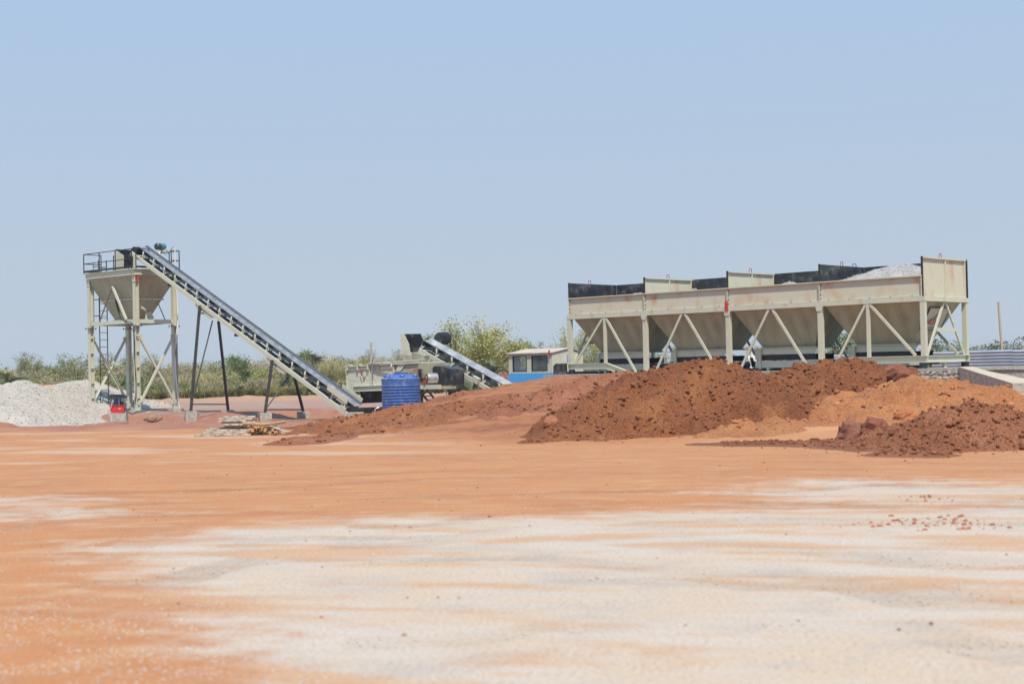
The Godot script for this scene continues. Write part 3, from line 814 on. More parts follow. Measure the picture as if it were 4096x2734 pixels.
func frond_mesh(sd: int, l: float) -> ArrayMesh:
	rng.seed = sd
	var m := MB.new(); m.tinted = true
	var pts := PackedVector3Array()
	for i in 9:
		var t := i / 8.0
		pts.append(Vector3(t * l * 0.8, l * (0.62 * t - 0.62 * t * t * t), 0))
	m.col = Color(0.22, 0.22, 0.10)
	m.tube(pts, 0.025, 0.006, 4, false)
	for i in range(6, 60):
		var t := i / 60.0
		var k := t * 8.0; var a: Vector3 = pts[int(k)].lerp(pts[mini(int(k) + 1, 8)], k - int(k))
		for s in [-1.0, 1.0]:
			var ll: float = l * 0.30 * sin(PI * (0.12 + 0.8 * t)) * rng.randf_range(0.8, 1.1)
			var e: Vector3 = a + Vector3(ll * 0.55, ll * rng.randf_range(-0.25, 0.25), s * ll * 0.8)
			m.col = Color(0.145, 0.185, 0.10) * rng.randf_range(0.7, 1.3)
			var w := Vector3(0.028, 0, 0)
			m.tri(a - w, a + w, e)
	return m.mesh(M.leaf)

func palm(px: float, base_y: float, d: float, l: float, trunk: float, label: String, nf: int) -> void:
	var p := at(px, base_y, d)
	var y := gh(p.x, d)
	var t := thing("palm", label, "palm", Vector3(p.x, y, p.z), px)
	var m := MB.new()
	m.tube(PackedVector3Array([Vector3(0, -0.1, 0), Vector3(0.03, trunk * 0.5, 0), Vector3(0, trunk + 0.1, 0)]), 0.16, 0.11, 8)
	obj("trunk", m, M.bark, t)
	var fm := [frond_mesh(int(px), l), frond_mesh(int(px) + 1, l * 0.85)]
	for i in nf:
		var f := inst("frond", fm[i % 2], t)
		f.position = Vector3(0, trunk, 0)
		f.rotation = Vector3(0, i * 2.4, 0.75 - 1.1 * fmod(i * 0.37, 1.0))

func reed_mesh(sd: int, h: float, n: int, spread: float, cols: Array) -> ArrayMesh:
	rng.seed = sd
	var m := MB.new(); m.tinted = true
	for i in n:
		var az := rng.randf() * TAU; var r := spread * sqrt(rng.randf())
		var a := Vector3(cos(az) * r, 0, sin(az) * r)
		var hh := h * rng.randf_range(0.55, 1.0)
		var b := a + Vector3(rng.randfn() * 0.10 * hh, hh * 0.6, rng.randfn() * 0.10 * hh)
		var e := b + (b - a) * 0.6 + Vector3(rng.randfn() * 0.15 * hh, 0, rng.randfn() * 0.15 * hh)
		m.col = cols[rng.randi() % cols.size()] * rng.randf_range(0.75, 1.25)
		var w := Vector3(cos(az + 1.0), 0, sin(az + 1.0)) * 0.022
		m.quad(a - w, a + w, b + w, b - w); m.tri(b - w, b + w, e)
		for k in 7:
			var q := a.lerp(b, rng.randf_range(0.3, 1.0)).lerp(e, rng.randf() * 0.8)
			var f := q + Vector3(rng.randfn(), rng.randf() * 1.6 - 0.3, rng.randfn()) * 0.22
			m.tri(q - w * 0.7, q + w * 0.7, f)
	return m.mesh(M.dry_leaf)

func make_vegetation() -> void:
	var olive := [Color(0.28, 0.27, 0.11), Color(0.34, 0.305, 0.145), Color(0.22, 0.225, 0.10)]
	var lime := [Color(0.36, 0.36, 0.10), Color(0.41, 0.38, 0.13), Color(0.28, 0.30, 0.08)]
	var green := [Color(0.16, 0.215, 0.065), Color(0.22, 0.26, 0.075), Color(0.13, 0.175, 0.06)]
	var dry := [Color(0.44, 0.37, 0.23), Color(0.40, 0.33, 0.21), Color(0.36, 0.32, 0.17)]
	var g_sh := "shrubs along the edge of the site"
	plant_kind("lime_tree", "tree", "", "tree", "", 401, {"stems": 4, "base": 0.25, "lean": 0.75, "len": 1.9, "r": 0.08, "levels": 4, "kids": 2, "fork": 0.8, "up": 0.10, "leaf_from": 2, "leaf_n": 44, "leaf_r": 0.26, "leaf_s": 0.062, "cols": lime}, M.bark, M.leaf)
	plant_kind("green_tree", "tree", "", "tree", "", 402, {"stems": 1, "base": 0.0, "lean": 0.1, "len": 1.5, "r": 0.11, "levels": 4, "kids": 2, "fork": 0.85, "up": 0.05, "leaf_from": 2, "leaf_n": 60, "leaf_r": 0.24, "leaf_s": 0.085, "cols": green}, M.bark, M.leaf)
	plant_kind("thin_tree", "tree", "thin-leaved olive tree rising from the scrub", "tree", "thin trees in the scrub", 403, {"stems": 2, "base": 0.1, "lean": 0.25, "len": 1.8, "r": 0.06, "levels": 4, "kids": 2, "fork": 0.6, "up": 0.1, "leaf_from": 3, "leaf_n": 14, "leaf_r": 0.18, "leaf_s": 0.075, "cols": olive}, M.bark_pale, M.leaf)
	plant_kind("bare_tree", "tree", "", "tree", "", 404, {"stems": 1, "base": 0.0, "lean": 0.1, "len": 1.9, "r": 0.08, "levels": 4, "kids": 2, "fork": 0.7, "up": 0.1, "leaf_from": 9, "leaf_n": 0, "leaf_r": 0.1, "leaf_s": 0.06, "cols": dry}, M.bark_pale, M.leaf)
	plant_kind("olive_shrub", "shrub", "bushy olive-green shrub in the scrub belt behind the plant", "shrub", g_sh, 405, {"stems": 7, "base": 0.4, "lean": 0.8, "len": 0.9, "r": 0.03, "levels": 3, "kids": 2, "fork": 0.8, "up": 0.1, "leaf_from": 1, "leaf_n": 30, "leaf_r": 0.18, "leaf_s": 0.062, "cols": olive}, M.bark, M.leaf)
	plant_kind("olive_shrub2", "shrub", "rounded olive-green shrub in the scrub belt behind the plant", "shrub", g_sh, 406, {"stems": 6, "base": 0.5, "lean": 1.0, "len": 0.8, "r": 0.03, "levels": 3, "kids": 2, "fork": 0.9, "up": 0.05, "leaf_from": 1, "leaf_n": 32, "leaf_r": 0.19, "leaf_s": 0.062, "cols": [olive[0], olive[1], lime[2]]}, M.bark, M.leaf)
	plant_kind("dry_shrub", "shrub", "dry grey-brown shrub with mostly bare twigs in the scrub belt", "shrub", g_sh, 407, {"stems": 7, "base": 0.3, "lean": 0.7, "len": 1.0, "r": 0.026, "levels": 4, "kids": 2, "fork": 0.7, "up": 0.1, "leaf_from": 2, "leaf_n": 6, "leaf_r": 0.15, "leaf_s": 0.06, "cols": dry}, M.bark_pale, M.dry_leaf)
	plant_kind("lime_shrub", "shrub", "yellow-green leafy shrub in the scrub belt behind the plant", "shrub", g_sh, 408, {"stems": 7, "base": 0.4, "lean": 0.8, "len": 0.8, "r": 0.03, "levels": 3, "kids": 2, "fork": 0.8, "up": 0.1, "leaf_from": 1, "leaf_n": 30, "leaf_r": 0.17, "leaf_s": 0.062, "cols": lime}, M.bark, M.leaf)
	plant_kind("green_shrub", "shrub", "dark green leafy shrub in the scrub belt behind the plant", "shrub", g_sh, 409, {"stems": 6, "base": 0.3, "lean": 0.7, "len": 0.8, "r": 0.03, "levels": 3, "kids": 2, "fork": 0.8, "up": 0.1, "leaf_from": 1, "leaf_n": 34, "leaf_r": 0.17, "leaf_s": 0.062, "cols": green}, M.bark, M.leaf)
	# trees that stand out
	plant_px("lime_tree", 1890, 1246, 95.0, "broad yellow-green tree, tallest, behind the short conveyor", 1.3)
	plant_px("green_tree", 1785, 1318, 98.0, "olive tree half hidden by the broad yellow-green tree", 0.8)
	plant_px("green_tree", 2085, 1350, 125.0, "small round green tree beyond the control cabin roof", 0.9)
	plant_px("thin_tree", 2155, 1358, 120.0, "sparse pale tree between the cabin roof and the bare tree", 0.9)
	plant_px("bare_tree", 2232, 1318, 90.0, "leafless grey tree behind the control cabin", 1.15)
	plant_px("lime_tree", 2345, 1268, 78.0, "yellow-green tree seen through the end bin's frame next to the cabin", 0.6)
	plant_px("green_tree", 2420, 1372, 80.0, "leafy green tree low behind the end bin's frame", 0.9)
	plant_px("thin_tree", 2470, 1345, 84.0, "tangled thin tree behind the middle post of the end bin", 1.1)
	plant_px("green_tree", 2690, 1362, 92.0, "small green tree in the gap between first and second hopper", 0.7)
	plant_px("lime_tree", 3135, 1392, 95.0, "small yellowish tree in the gap beside the stacked sacks", 0.7)
	plant_px("green_tree", 3365, 1280, 72.0, "slim green tree behind the gap beside the fullest bin", 0.7)
	plant_px("green_tree", 985, 1402, 99.0, "dense dark green tree framed by the tall trestle", 1.05)
	plant_px("green_tree", 1165, 1386, 108.0, "green tree partly hidden by the long conveyor", 0.9)
	plant_px("lime_shrub", 1108, 1524, 97.0, "small bright green bush between the legs of the short trestle", 0.8)
	plant_px("lime_shrub", 3770, 1366, 72.0, "bright green bush seen under the end frame, beyond the tin fence", 1.5)
	for a in [[85, 1400, 118], [115, 1412, 121], [250, 1406, 120], [290, 1425, 117], [445, 1402, 116], [530, 1400, 125], [620, 1408, 112], [330, 1440, 112], [1230, 1398, 120], [1480, 1390, 112], [1590, 1388, 118], [2010, 1420, 125], [2600, 1392, 105], [2790, 1402, 110], [3330, 1380, 100]]:
		var spot2: String = "the gravel heap" if a[0] < 300 else ("the loading tower" if a[0] < 720 else ("the long conveyor" if a[0] < 1380 else ("the mixer" if a[0] < 1750 else ("the short conveyor" if a[0] < 2200 else "the aggregate bins"))))
		var th: Node3D = plant_px("thin_tree", a[0], a[1], a[2])
		th.set_meta("label", "thin-leaved olive tree rising from the scrub behind " + spot2)
	# scrub belt
	rng.seed = 77
	var keys := ["olive_shrub", "olive_shrub2", "dry_shrub", "olive_shrub", "dry_shrub", "lime_shrub", "green_shrub", "dry_shrub"]
	var spots := []
	for row in 6:
		var d0: float = [100.0, 106.0, 113.0, 122.0, 133.0, 146.0][row]
		var hh: float = [1.3, 1.8, 2.2, 2.5, 2.7, 3.0][row]
		var px := -180.0 + row * 17.0
		while px < 2120.0:
			spots.append([px + rng.randf_range(-20, 20), d0 + rng.randf_range(-2.5, 2.5), hh * rng.randf_range(0.6, 1.25)])
			px += [62.0, 58.0, 60.0, 62.0, 64.0, 60.0][row] * rng.randf_range(0.8, 1.25)
	for i in 26: spots.append([rng.randf_range(2300, 3900), rng.randf_range(74, 120), rng.randf_range(1.3, 2.4)])
	var picks := []
	for s in spots: picks.append([s, keys[rng.randi() % keys.size()], rng.randf() * TAU])
	for q in picks:
		var s: Array = q[0]
		var p := at(s[0], 1500, s[1])
		var sh := plant(q[1], Vector3(p.x, gh(p.x, s[1]) - 0.05, p.z), s[2], q[2], "", 1.25)
		var spot: String = "the gravel heap" if s[0] < 300 else ("the loading tower" if s[0] < 720 else ("the long conveyor" if s[0] < 1380 else ("the mixer" if s[0] < 1750 else ("the short conveyor" if s[0] < 2200 else "the aggregate bins"))))
		var kind: String = {"olive_shrub": "bushy olive-green shrub", "olive_shrub2": "rounded olive-green shrub", "dry_shrub": "twiggy dry grey-brown shrub", "lime_shrub": "yellow-green shrub", "green_shrub": "dark green shrub"}[q[1]]
		sh.set_meta("label", "%s %s %s behind %s" % ["low" if s[2] < 1.7 else ("middling" if s[2] < 2.5 else "tall"), kind, "at the scrub's front edge" if s[1] < 109.0 else "deep in the scrub", spot])
	palm(30, 1560, 90.0, 2.3, 0.5, "wide grey-green palm behind the gravel heap", 15)
	palm(1255, 1560, 104.0, 1.5, 2.1, "palm with a short trunk behind the long conveyor's lower half", 12)
	palm(1150, 1560, 101.0, 1.3, 1.9, "thin-trunked palm seen between the legs of the short trestle", 10)
	palm(1885, 1560, 82.0, 1.7, 0.25, "low stemless palm under the short conveyor", 13)
	palm(1975, 1560, 84.0, 1.4, 1.3, "small palm between the short conveyor and the control cabin", 11)
	palm(1335, 1580, 98.0, 1.2, 0.2, "low palm clump beside the lower end of the long conveyor", 10)
	palm(960, 1580, 97.5, 1.1, 0.15, "low spiky palm at the foot of the dense dark green tree", 10)
	var straw := [Color(0.46, 0.40, 0.19), Color(0.40, 0.36, 0.16), Color(0.52, 0.45, 0.25)]
	var rm := [reed_mesh(501, 3.4, 150, 0.9, straw), reed_mesh(502, 3.0, 150, 1.0, [straw[1], straw[2], Color(0.25, 0.25, 0.10)])]
	rng.seed = 99
	for i in 40:
		var px2 := rng.randf_range(1215, 1680) if i < 30 else rng.randf_range(690, 860)
		var d2 := rng.randf_range(103, 118)
		var p2 := at(px2, 1500, d2)
		var o := inst("tall_grass", rm[i % 2])
		o.position = Vector3(p2.x, gh(p2.x, d2), p2.z); o.rotation.y = rng.randf() * TAU
		o.scale = Vector3.ONE * rng.randf_range(0.75, 1.12) * (1.0 if i < 30 else 0.7)
		tag(o, "feathery clump of tall straw-coloured grass behind the mixer and long conveyor", "grass clump", "tall grass clumps")
	# low grass and weeds at the foot of the scrub
	var tuft := reed_mesh(503, 0.5, 26, 0.25, [Color(0.22, 0.22, 0.08), Color(0.30, 0.27, 0.12), Color(0.17, 0.19, 0.07)])
	var mm := MultiMesh.new(); mm.transform_format = MultiMesh.TRANSFORM_3D; mm.mesh = tuft; mm.instance_count = 1500
	for i in 1500:
		var d3 := 97.0 + 22.0 * pow(rng.randf(), 1.6)
		var px3 := rng.randf_range(-200, 2150)
		if i % 4 == 0:
			d3 = rng.randf_range(66, 110); px3 = rng.randf_range(2300, 4200)
		var p3 := at(px3, 1500, d3); var s3 := rng.randf_range(0.6, 1.8)
		mm.set_instance_transform(i, Transform3D(Basis.from_euler(Vector3(0, rng.randf() * TAU, 0)).scaled(Vector3(s3, s3, s3)), Vector3(p3.x, gh(p3.x, d3), p3.z)))
	var go := MultiMeshInstance3D.new(); go.multimesh = mm; go.name = "dry_grass"; add_child(go)
	tag(go, "low dry grass and weeds at the foot of the scrub", "grass", "", "stuff")
	# far woodland: reads as one mass
	rng.seed = 123
	var fm := MB.new(); fm.tinted = true
	for k in 420:
		var far := k % 3 > 0
		var d4 := rng.randf_range(380, 620) if far else rng.randf_range(170, 260)
		var px4 := rng.randf_range(3300, 4500) if k % 2 == 0 else rng.randf_range(-300, 3900)
		if px4 < 1700 and k % 4 != 1: continue
		var p4 := at(px4, 1500, d4)
		var hgt := (rng.randf_range(2.5, 5.5) if rng.randf() < 0.8 else rng.randf_range(5.5, 8.0)) * (1.0 if far else 0.62)
		var base := Vector3(p4.x, gh(p4.x, d4), p4.z)
		var cc: Color = [Color(0.10, 0.125, 0.055), Color(0.14, 0.155, 0.065), Color(0.20, 0.19, 0.09)][rng.randi() % 3]
		fm.col = Color(0.16, 0.13, 0.10)
		fm.tube(PackedVector3Array([base, base + Vector3(0.1, hgt * 0.5, 0)]), 0.14, 0.07, 4, false)
		for j in 190:
			var u := rng.randf()
			var q := base + Vector3(rng.randfn() * hgt * 0.2, hgt * (0.35 + 0.62 * u) , rng.randfn() * hgt * 0.2) + Vector3(0, rng.randfn() * 0.2, 0)
			leaf_quad(fm, q, rng.randf_range(0.14, 0.30), cc * rng.randf_range(0.7, 1.3))
	var fo := obj("distant_woodland", fm, M.leaf)
	tag(fo, "hazy line of low trees along the horizon", "woodland", "", "stuff")

# ---------------------------------------------------------------- platform, walls, fence
const BIN_O := Vector3(2.2636, 1.42, -54.954)
const BIN_YAW := 0.7642
const BW := 3.7
const BD := 2.82
func bin_at(x: float, y: float, s: float) -> Vector3:    # along the row, above the platform, towards the back
	return BIN_O + Vector3(cos(BIN_YAW), 0, sin(BIN_YAW)) * x + Vector3(sin(BIN_YAW), 0, -cos(BIN_YAW)) * s + Vector3(0, y, 0)

func make_platform() -> void:
	var t := thing("concrete_platform", "raised concrete platform with rough stone face under the aggregate bins", "platform", BIN_O - Vector3(0, 1.42, 0), -BIN_YAW)
	var m := MB.new()
	m.span(Vector3(-0.9, -0.3, 0.49), Vector3(16.13, 1.30, -4.4))
	obj("core", m, M.rubble, t)
	m = MB.new()
	m.span(Vector3(-1.0, 1.32, 0.51), Vector3(16.2, 1.42, -4.5))
	obj("slab", m, M.concrete, t)
	# rubble stones set in the exposed face near the end
	rng.seed = 5
	var k := 0
	for row in 6:
		var x := 11.9 + rng.randf() * 0.1
		while x < 16.05:
			var w := rng.randf_range(0.11, 0.26)
			var s := inst("stone", rocks[k % 3], t)
			s.position = Vector3(x + w * 0.5, 1.25 - row * 0.12 + rng.randf_range(-0.03, 0.03), 0.485)
			s.scale = Vector3(w * 1.2, rng.randf_range(0.12, 0.18), 0.10)
			s.rotation = Vector3(0, 0, rng.randf_range(-0.4, 0.4))
			s.material_override = [M.rubble, M.concrete, M.rubble][k % 3]
			x += w; k += 1
	# wing wall of the loader ramp, running down towards the camera, and the ramp behind it
	var a := bin_at(16.2, 0, -0.52); var b := at(4052, 1536, 39.3)
	var out := Vector3(4.5, 0, 0.6)
	var r := thing("ramp_wall", "plastered concrete wing wall of the loader ramp beside the stone-faced platform", "wall", Vector3(a.x, 0, a.z))
	var e := b - Vector3(a.x, 0, a.z); var s0 := Vector3(0, 1.42, 0)
	var wide := Vector3(0.38, 0, 0.05)
	m = MB.new()
	m.plate(PackedVector3Array([Vector3(e.x, -0.3, e.z), Vector3(0, -0.3, 0), s0, e]), -wide * 0.92)
	var m2 := MB.new()
	m2.plate(PackedVector3Array([Vector3(0, -0.3, 0), Vector3(e.x, -0.3, e.z), e, s0]), wide)
	obj("wall", m2, M.concrete, r)
	m = MB.new()
	m.plate(PackedVector3Array([e + wide + Vector3(0.0, -1.4, 0.003), e + wide * 4.0 + Vector3(0, -1.4, 0.2), e + wide * 4.0 + Vector3(0, 0.0, 0.2), e + wide + Vector3(0, 0, 0.003)]), Vector3(0, 0, -0.35))
	obj("end_face", m, M.rubble, r)
	m = MB.new(); m.plate(PackedVector3Array([s0 + Vector3(-0.02, 0.003, 0), e + Vector3(-0.02, 0.003, 0), e + wide * 1.05 + Vector3(0, 0.003, 0), s0 + wide * 1.05 + Vector3(0, 0.003, 0)]), Vector3(0, 0.03, 0)); obj("coping", m, M.pale_concrete, r)
	var ramp := MB.new()
	var a0 := a + wide + Vector3(0, -0.02, 0); var b0 := b + wide + Vector3(0, -0.02, 0)
	a0.y = 1.40
	ramp.plate(PackedVector3Array([a0, b0, at(4420, 1640, 38.6), at(4330, 1565, 44.0)]), Vector3(0, 0.02, 0))
	tag(obj("loader_ramp", ramp, M.pale_concrete), "", "", "", "structure")

func make_fence() -> void:
	# sheets of corrugated iron laid with the waves level
	var p0 := Vector3(12.0, 0.02, -62.5); var p1 := Vector3(24.0, 0.02, -46.8)
	p0 = at(2990, 1500, 62.0); p1 = at(4330, 1400, 47.0)
	p0.y = 0.0; p1.y = 0.0
	var dir := (p1 - p0).normalized(); var len_ := p0.distance_to(p1)
	var nrm := Vector3(-dir.z, 0, dir.x)
	if nrm.z < 0: nrm = -nrm
	var t := thing("tin_fence", "galvanised corrugated iron fence with level waves behind the bins", "fence", p0)
	var sl := 2.4
	var sheet := func(w: float) -> ArrayMesh:
		var m := MB.new()
		var n := 52
		var prev := Vector3.ZERO; var pn := Vector3.ZERO
		for i in n + 1:
			var y := 0.72 * i / n
			var ph := y / 0.11 * TAU
			var q := Vector3(0, y, 0) + nrm * 0.017 * cos(ph)
			var qn := (nrm + Vector3.UP * 0.017 * TAU / 0.11 * sin(ph)).normalized()
			if i > 0:
				var e := dir * w
				m.v.append_array(PackedVector3Array([prev, q, q + e, prev, q + e, prev + e]))
				m.n.append_array(PackedVector3Array([pn, qn, qn, pn, qn, pn]))
				for z in 6: m.c.append(Color.WHITE)
			prev = q; pn = qn
		return m.mesh(M.zinc)
	var sm: ArrayMesh = sheet.call(sl + 0.06)
	rng.seed = 17
	var k := 0
	var x := 0.0
	while x < len_:
		for row in 3:
			var o := inst("sheet", sm, t)
			o.position = dir * (x + (0.7 if row == 1 else 0.0)) + Vector3(0, row * 0.635 - 0.02 + rng.randf_range(-0.012, 0.012), 0) + nrm * (0.02 * (row % 2) + 0.006 * (k % 2))
			o.rotation.z = rng.randf_range(-0.004, 0.004)
		x += sl; k += 1
	x = 0.4
	while x < len_:
		var m := MB.new()
		m.span(Vector3(-0.045, -0.3, -0.045), Vector3(0.045, 2.02, 0.045))
		var o := obj("post", m, M.wood_raw, t)
		o.position = dir * x - nrm * 0.07
		x += 2.4

# ---------------------------------------------------------------- aggregate bins
func hopper_faces(m: MB, x0: float, x1: float, z0: float, z1: float, y1: float, a0: float, a1: float, b0: float, b1: float, y0: float, th := 0.012) -> void:
	# inverted pyramid between a top rectangle (x0..x1, z0..z1 at y1) and an outlet (a0..a1, b0..b1 at y0); z0 is the front
	var t := [Vector3(x0, y1, z0), Vector3(x1, y1, z0), Vector3(x1, y1, z1), Vector3(x0, y1, z1)]
	var u := [Vector3(a0, y0, b0), Vector3(a1, y0, b0), Vector3(a1, y0, b1), Vector3(a0, y0, b1)]
	for i in 4:
		var j := (i + 1) % 4
		var nn: Vector3 = (u[j] - u[i]).cross(t[j] - u[i]).normalized() * th
		m.plate(PackedVector3Array([u[i] - nn, u[j] - nn, t[j] - nn, t[i] - nn]), nn)

func make_bins() -> void:
	var t := thing("aggregate_feeder", "long cream four-bin aggregate feeder with inverted-pyramid hoppers on posts", "aggregate feeder", BIN_O, -BIN_YAW)
	var L := 4 * BW; var cr: Material = M.cream
	var RB := 2.11; var RT := 2.26; var RIM := 2.89; var TOP := 3.51
	var m: MB
	# ring beams
	for z in [0.0, -BD]:
		m = MB.new(); m.span(Vector3(-0.1, RB, z + 0.1), Vector3(L + 0.1, RT, z - 0.1)); obj("ring_beam", m, cr, t)
	for x in [0.0, L]:
		m = MB.new(); m.span(Vector3(x - 0.1, RB + 0.002, -0.1), Vector3(x + 0.1, RT - 0.002, -BD + 0.1)); obj("ring_beam", m, cr, t)
	# posts, with flared heads inside the row
	for i in 5:
		for z in [0.0, -BD]:
			m = MB.new()
			m.span(Vector3(i * BW - 0.08, 0.0 if i in [1, 2, 3] else 0.40, z + 0.09), Vector3(i * BW + 0.08, RB, z - 0.06))
			if i in [1, 2, 3] and z == 0.0:
				m.plate(PackedVector3Array([Vector3(i * BW - 0.1, RB - 0.16, 0.098), Vector3(i * BW + 0.1, RB - 0.16, 0.098), Vector3(i * BW + 0.14, RB, 0.098), Vector3(i * BW + 0.14, RT, 0.098), Vector3(i * BW - 0.14, RT, 0.098), Vector3(i * BW - 0.14, RB, 0.098)]), Vector3(0, 0, 0.014))
			obj("post", m, cr, t)
	# braces
	for z in [0.06, -BD - 0.0]:
		for i in 4:
			var c := (i + 0.48) * BW
			var lo0 := 0.41 if i == 0 else 0.02
			var lo1 := 0.41 if i == 3 else 0.02
			m = MB.new(); m.bar(Vector3(c - 0.07, RB - 0.01, z), Vector3(i * BW + (0.28 if i == 0 else 0.45), lo0, z), 0.085, 0.05, Vector3.BACK); obj("brace", m, cr, t)
			m = MB.new(); m.bar(Vector3(c + 0.07, RB - 0.01, z), Vector3((i + 1) * BW - (0.28 if i == 3 else 0.45), lo1, z), 0.085, 0.05, Vector3.BACK); obj("brace", m, cr, t)
			if i in [0, 3]:
				m = MB.new(); m.span(Vector3(c - 0.05, 0.40, z + 0.03), Vector3(c + 0.05, RB, z - 0.07)); obj("post", m, cr, t)
	# end frames
	for x in [0.0, L]:
		var y0 := 0.41
		for s in [-1.0, 1.0]:
			m = MB.new(); m.bar(Vector3(x, RB - 0.01, -BD * 0.5 + s * 0.07), Vector3(x, y0, -BD * 0.5 + s * (BD * 0.5 - 0.16)), 0.085, 0.05, Vector3.RIGHT); obj("brace", m, cr, t)
		m = MB.new(); m.span(Vector3(x - 0.045, 1.16, -BD * 0.5 + 0.62), Vector3(x + 0.045, 1.28, -BD * 0.5 - 0.62)); obj("tie", m, cr, t)
	# skid beams: level at the ends, sloping down to the platform inside
	for z in [0.02, -BD]:
		m = MB.new(); m.ibeam(Vector3(-0.12, 0.29, z), Vector3(1.86, 0.29, z), 0.15, 0.22); obj("skid_beam", m, cr, t)
		m = MB.new(); m.ibeam(Vector3(1.84, 0.288, z), Vector3(3.1, -0.12, z), 0.146, 0.21); obj("skid_beam", m, cr, t)
		m = MB.new(); m.ibeam(Vector3(L - 2.6, 0.29, z), Vector3(L + 0.12, 0.29, z), 0.15, 0.22); obj("skid_beam", m, cr, t)
		m = MB.new(); m.ibeam(Vector3(L - 2.58, 0.288, z), Vector3(L - 3.5, -0.02, z), 0.146, 0.21); obj("skid_beam", m, cr, t)
		for x in [0.05, L - 0.05]:
			m = MB.new(); m.lathe(Vector3(x, 0.0, z), [[0.0, 0.0], [0.13, 0.0], [0.12, 0.18], [0.0, 0.18]], 14); obj("foot_pad", m, M.rubber, t)
	for x in [0.0, L]:
		m = MB.new(); m.ibeam(Vector3(x, 0.29, -0.06), Vector3(x, 0.29, -BD + 0.08), 0.14, 0.218); obj("skid_beam", m, cr, t)
	for x in [L - 0.65, L - 0.05]:
		m = MB.new(); m.span(Vector3(x - 0.05, 0.0, -1.3), Vector3(x + 0.05, 0.18, -1.45)); obj("prop", m, cr, t)
	# hoppers
	for i in 4:
		var x0 := i * BW
		m = MB.new()
		hopper_faces(m, x0 + 0.03, x0 + BW - 0.03, -0.05, -BD + 0.05, RT - 0.02, x0 + 0.80, x0 + BW - 0.80, -0.90, -BD + 0.90, 0.80)
		var h := obj("hopper", m, M.hopper_steel, t)
		m = MB.new()
		m.rod(Vector3(x0 + 0.74, 0.79, -0.86), Vector3(x0 + BW - 0.74, 0.79, -0.86), 0.03)
		m.rod(Vector3(x0 + 0.74, 0.79, -BD + 0.86), Vector3(x0 + BW - 0.74, 0.79, -BD + 0.86), 0.03)
		obj("outlet_rim", m, cr, h)
		# belt feeder below the outlet
		var f0 := x0 + 0.55; var f1 := x0 + BW - 0.55
		m = MB.new()
		m.plate(PackedVector3Array([Vector3(f0, 0.56, -0.80), Vector3(f1 - 0.25, 0.56, -0.80), Vector3(f1 - 0.05, 0.76, -0.80), Vector3(f0, 0.76, -0.80)]), Vector3(0, 0, 0.012))
		m.span(Vector3(f0 - 0.06, 0.762, -0.74), Vector3(f1 + 0.1, 0.777, -BD + 0.74))
		m.span(Vector3(f0 - 0.05, 0.40, -0.82), Vector3(f0 + 0.12, 0.76, -1.5))
		m.span(Vector3(f0 + 0.18, 0.06, -0.785), Vector3(f0 + 0.26, 0.76, -0.70))
		var fd := obj("feeder", m, cr, t)
		m = MB.new()
		m.span(Vector3(f0 + 0.2, 0.36, -0.82), Vector3(f1 - 0.2, 0.56, -0.85)); m.span(Vector3(f0 + 0.2, 0.36, -BD + 0.82), Vector3(f1 - 0.2, 0.56, -BD + 0.85))
		obj("rubber_skirt", m, M.rubber, fd)
		m = MB.new()
		m.channel(Vector3(f0, 0.22, -0.78), Vector3(f1, 0.22, -0.78), 0.07, 0.24); m.channel(Vector3(f0, 0.22, -BD + 0.78), Vector3(f1, 0.22, -BD + 0.78), 0.07, 0.24)
		obj("side_rail", m, cr, fd)
		m = MB.new()
		m.span(Vector3(f0 + 0.05, 0.30, -0.9), Vector3(f1 - 0.05, 0.32, -BD + 0.9)); m.span(Vector3(f0 + 0.05, 0.12, -0.9), Vector3(f1 - 0.05, 0.135, -BD + 0.9))
		for e in [f0 + 0.02, f1 - 0.02]: m.rod(Vector3(e, 0.22, -0.86), Vector3(e, 0.22, -BD + 0.86), 0.10, 12)
		obj("belt", m, M.rubber, fd)
		m = MB.new()
		for k in 8: m.box(Vector3(f0 + 0.35 + k * 0.24, 0.345, -0.76), Vector3(0.03, 0.07, 0.03))
		obj("roller_bolts", m, M.red_rust, fd).set_meta("kind", "stuff")
		m = MB.new()
		for sy in [0.0, 1.0]: m.span(Vector3(f0 + 0.5 + sy * 1.2, 0.0, -0.70), Vector3(f0 + 0.58 + sy * 1.2, 0.10, -BD + 0.70))
		obj("feeder_support", m, cr, fd)
		# gate wheel at the side away from the platform's end
		m = MB.new()
		var wc := Vector3(x0 + 0.52, 1.34, -0.98)
		var ring := PackedVector3Array()
		for k in 17: ring.append(wc + Vector3(0, sin(TAU * k / 16), cos(TAU * k / 16)) * 0.13)
		m.tube(ring, 0.016, 0.016, 6, false)
		for k in 3: m.rod(wc, wc + Vector3(0, sin(TAU * k / 3), cos(TAU * k / 3)) * 0.13, 0.01, 5)
		m.rod(wc, Vector3(x0 + 0.98, 0.9, -0.98), 0.022, 6)
		m.span(Vector3(x0 + 0.86, 0.78, -0.93), Vector3(x0 + 0.98, 1.02, -1.03))
		obj("gate_wheel", m, M.black_steel, t)
	# front rim panels: one per bin, with flange, joint ribs and bolts
	for i in 4:
		var xa := i * BW; var xb := xa + BW
		m = MB.new()
		m.span(Vector3(xa + 0.004, RT, 0.035), Vector3(xb - 0.004, RIM, 0.02))
		var p := obj("rim_panel", m, M.cream_stained, t)
		m = MB.new(); m.span(Vector3(xa - 0.02 if i == 0 else xa + 0.003, RIM, 0.115), Vector3(xb - 0.003, RIM + 0.035, 0.0)); obj("rim_flange", m, cr, p)
		m = MB.new(); m.span(Vector3(xa + 0.01, RT + 0.002, 0.1), Vector3(xb - 0.01, RT + 0.02, 0.036)); obj("ledge", m, cr, p)
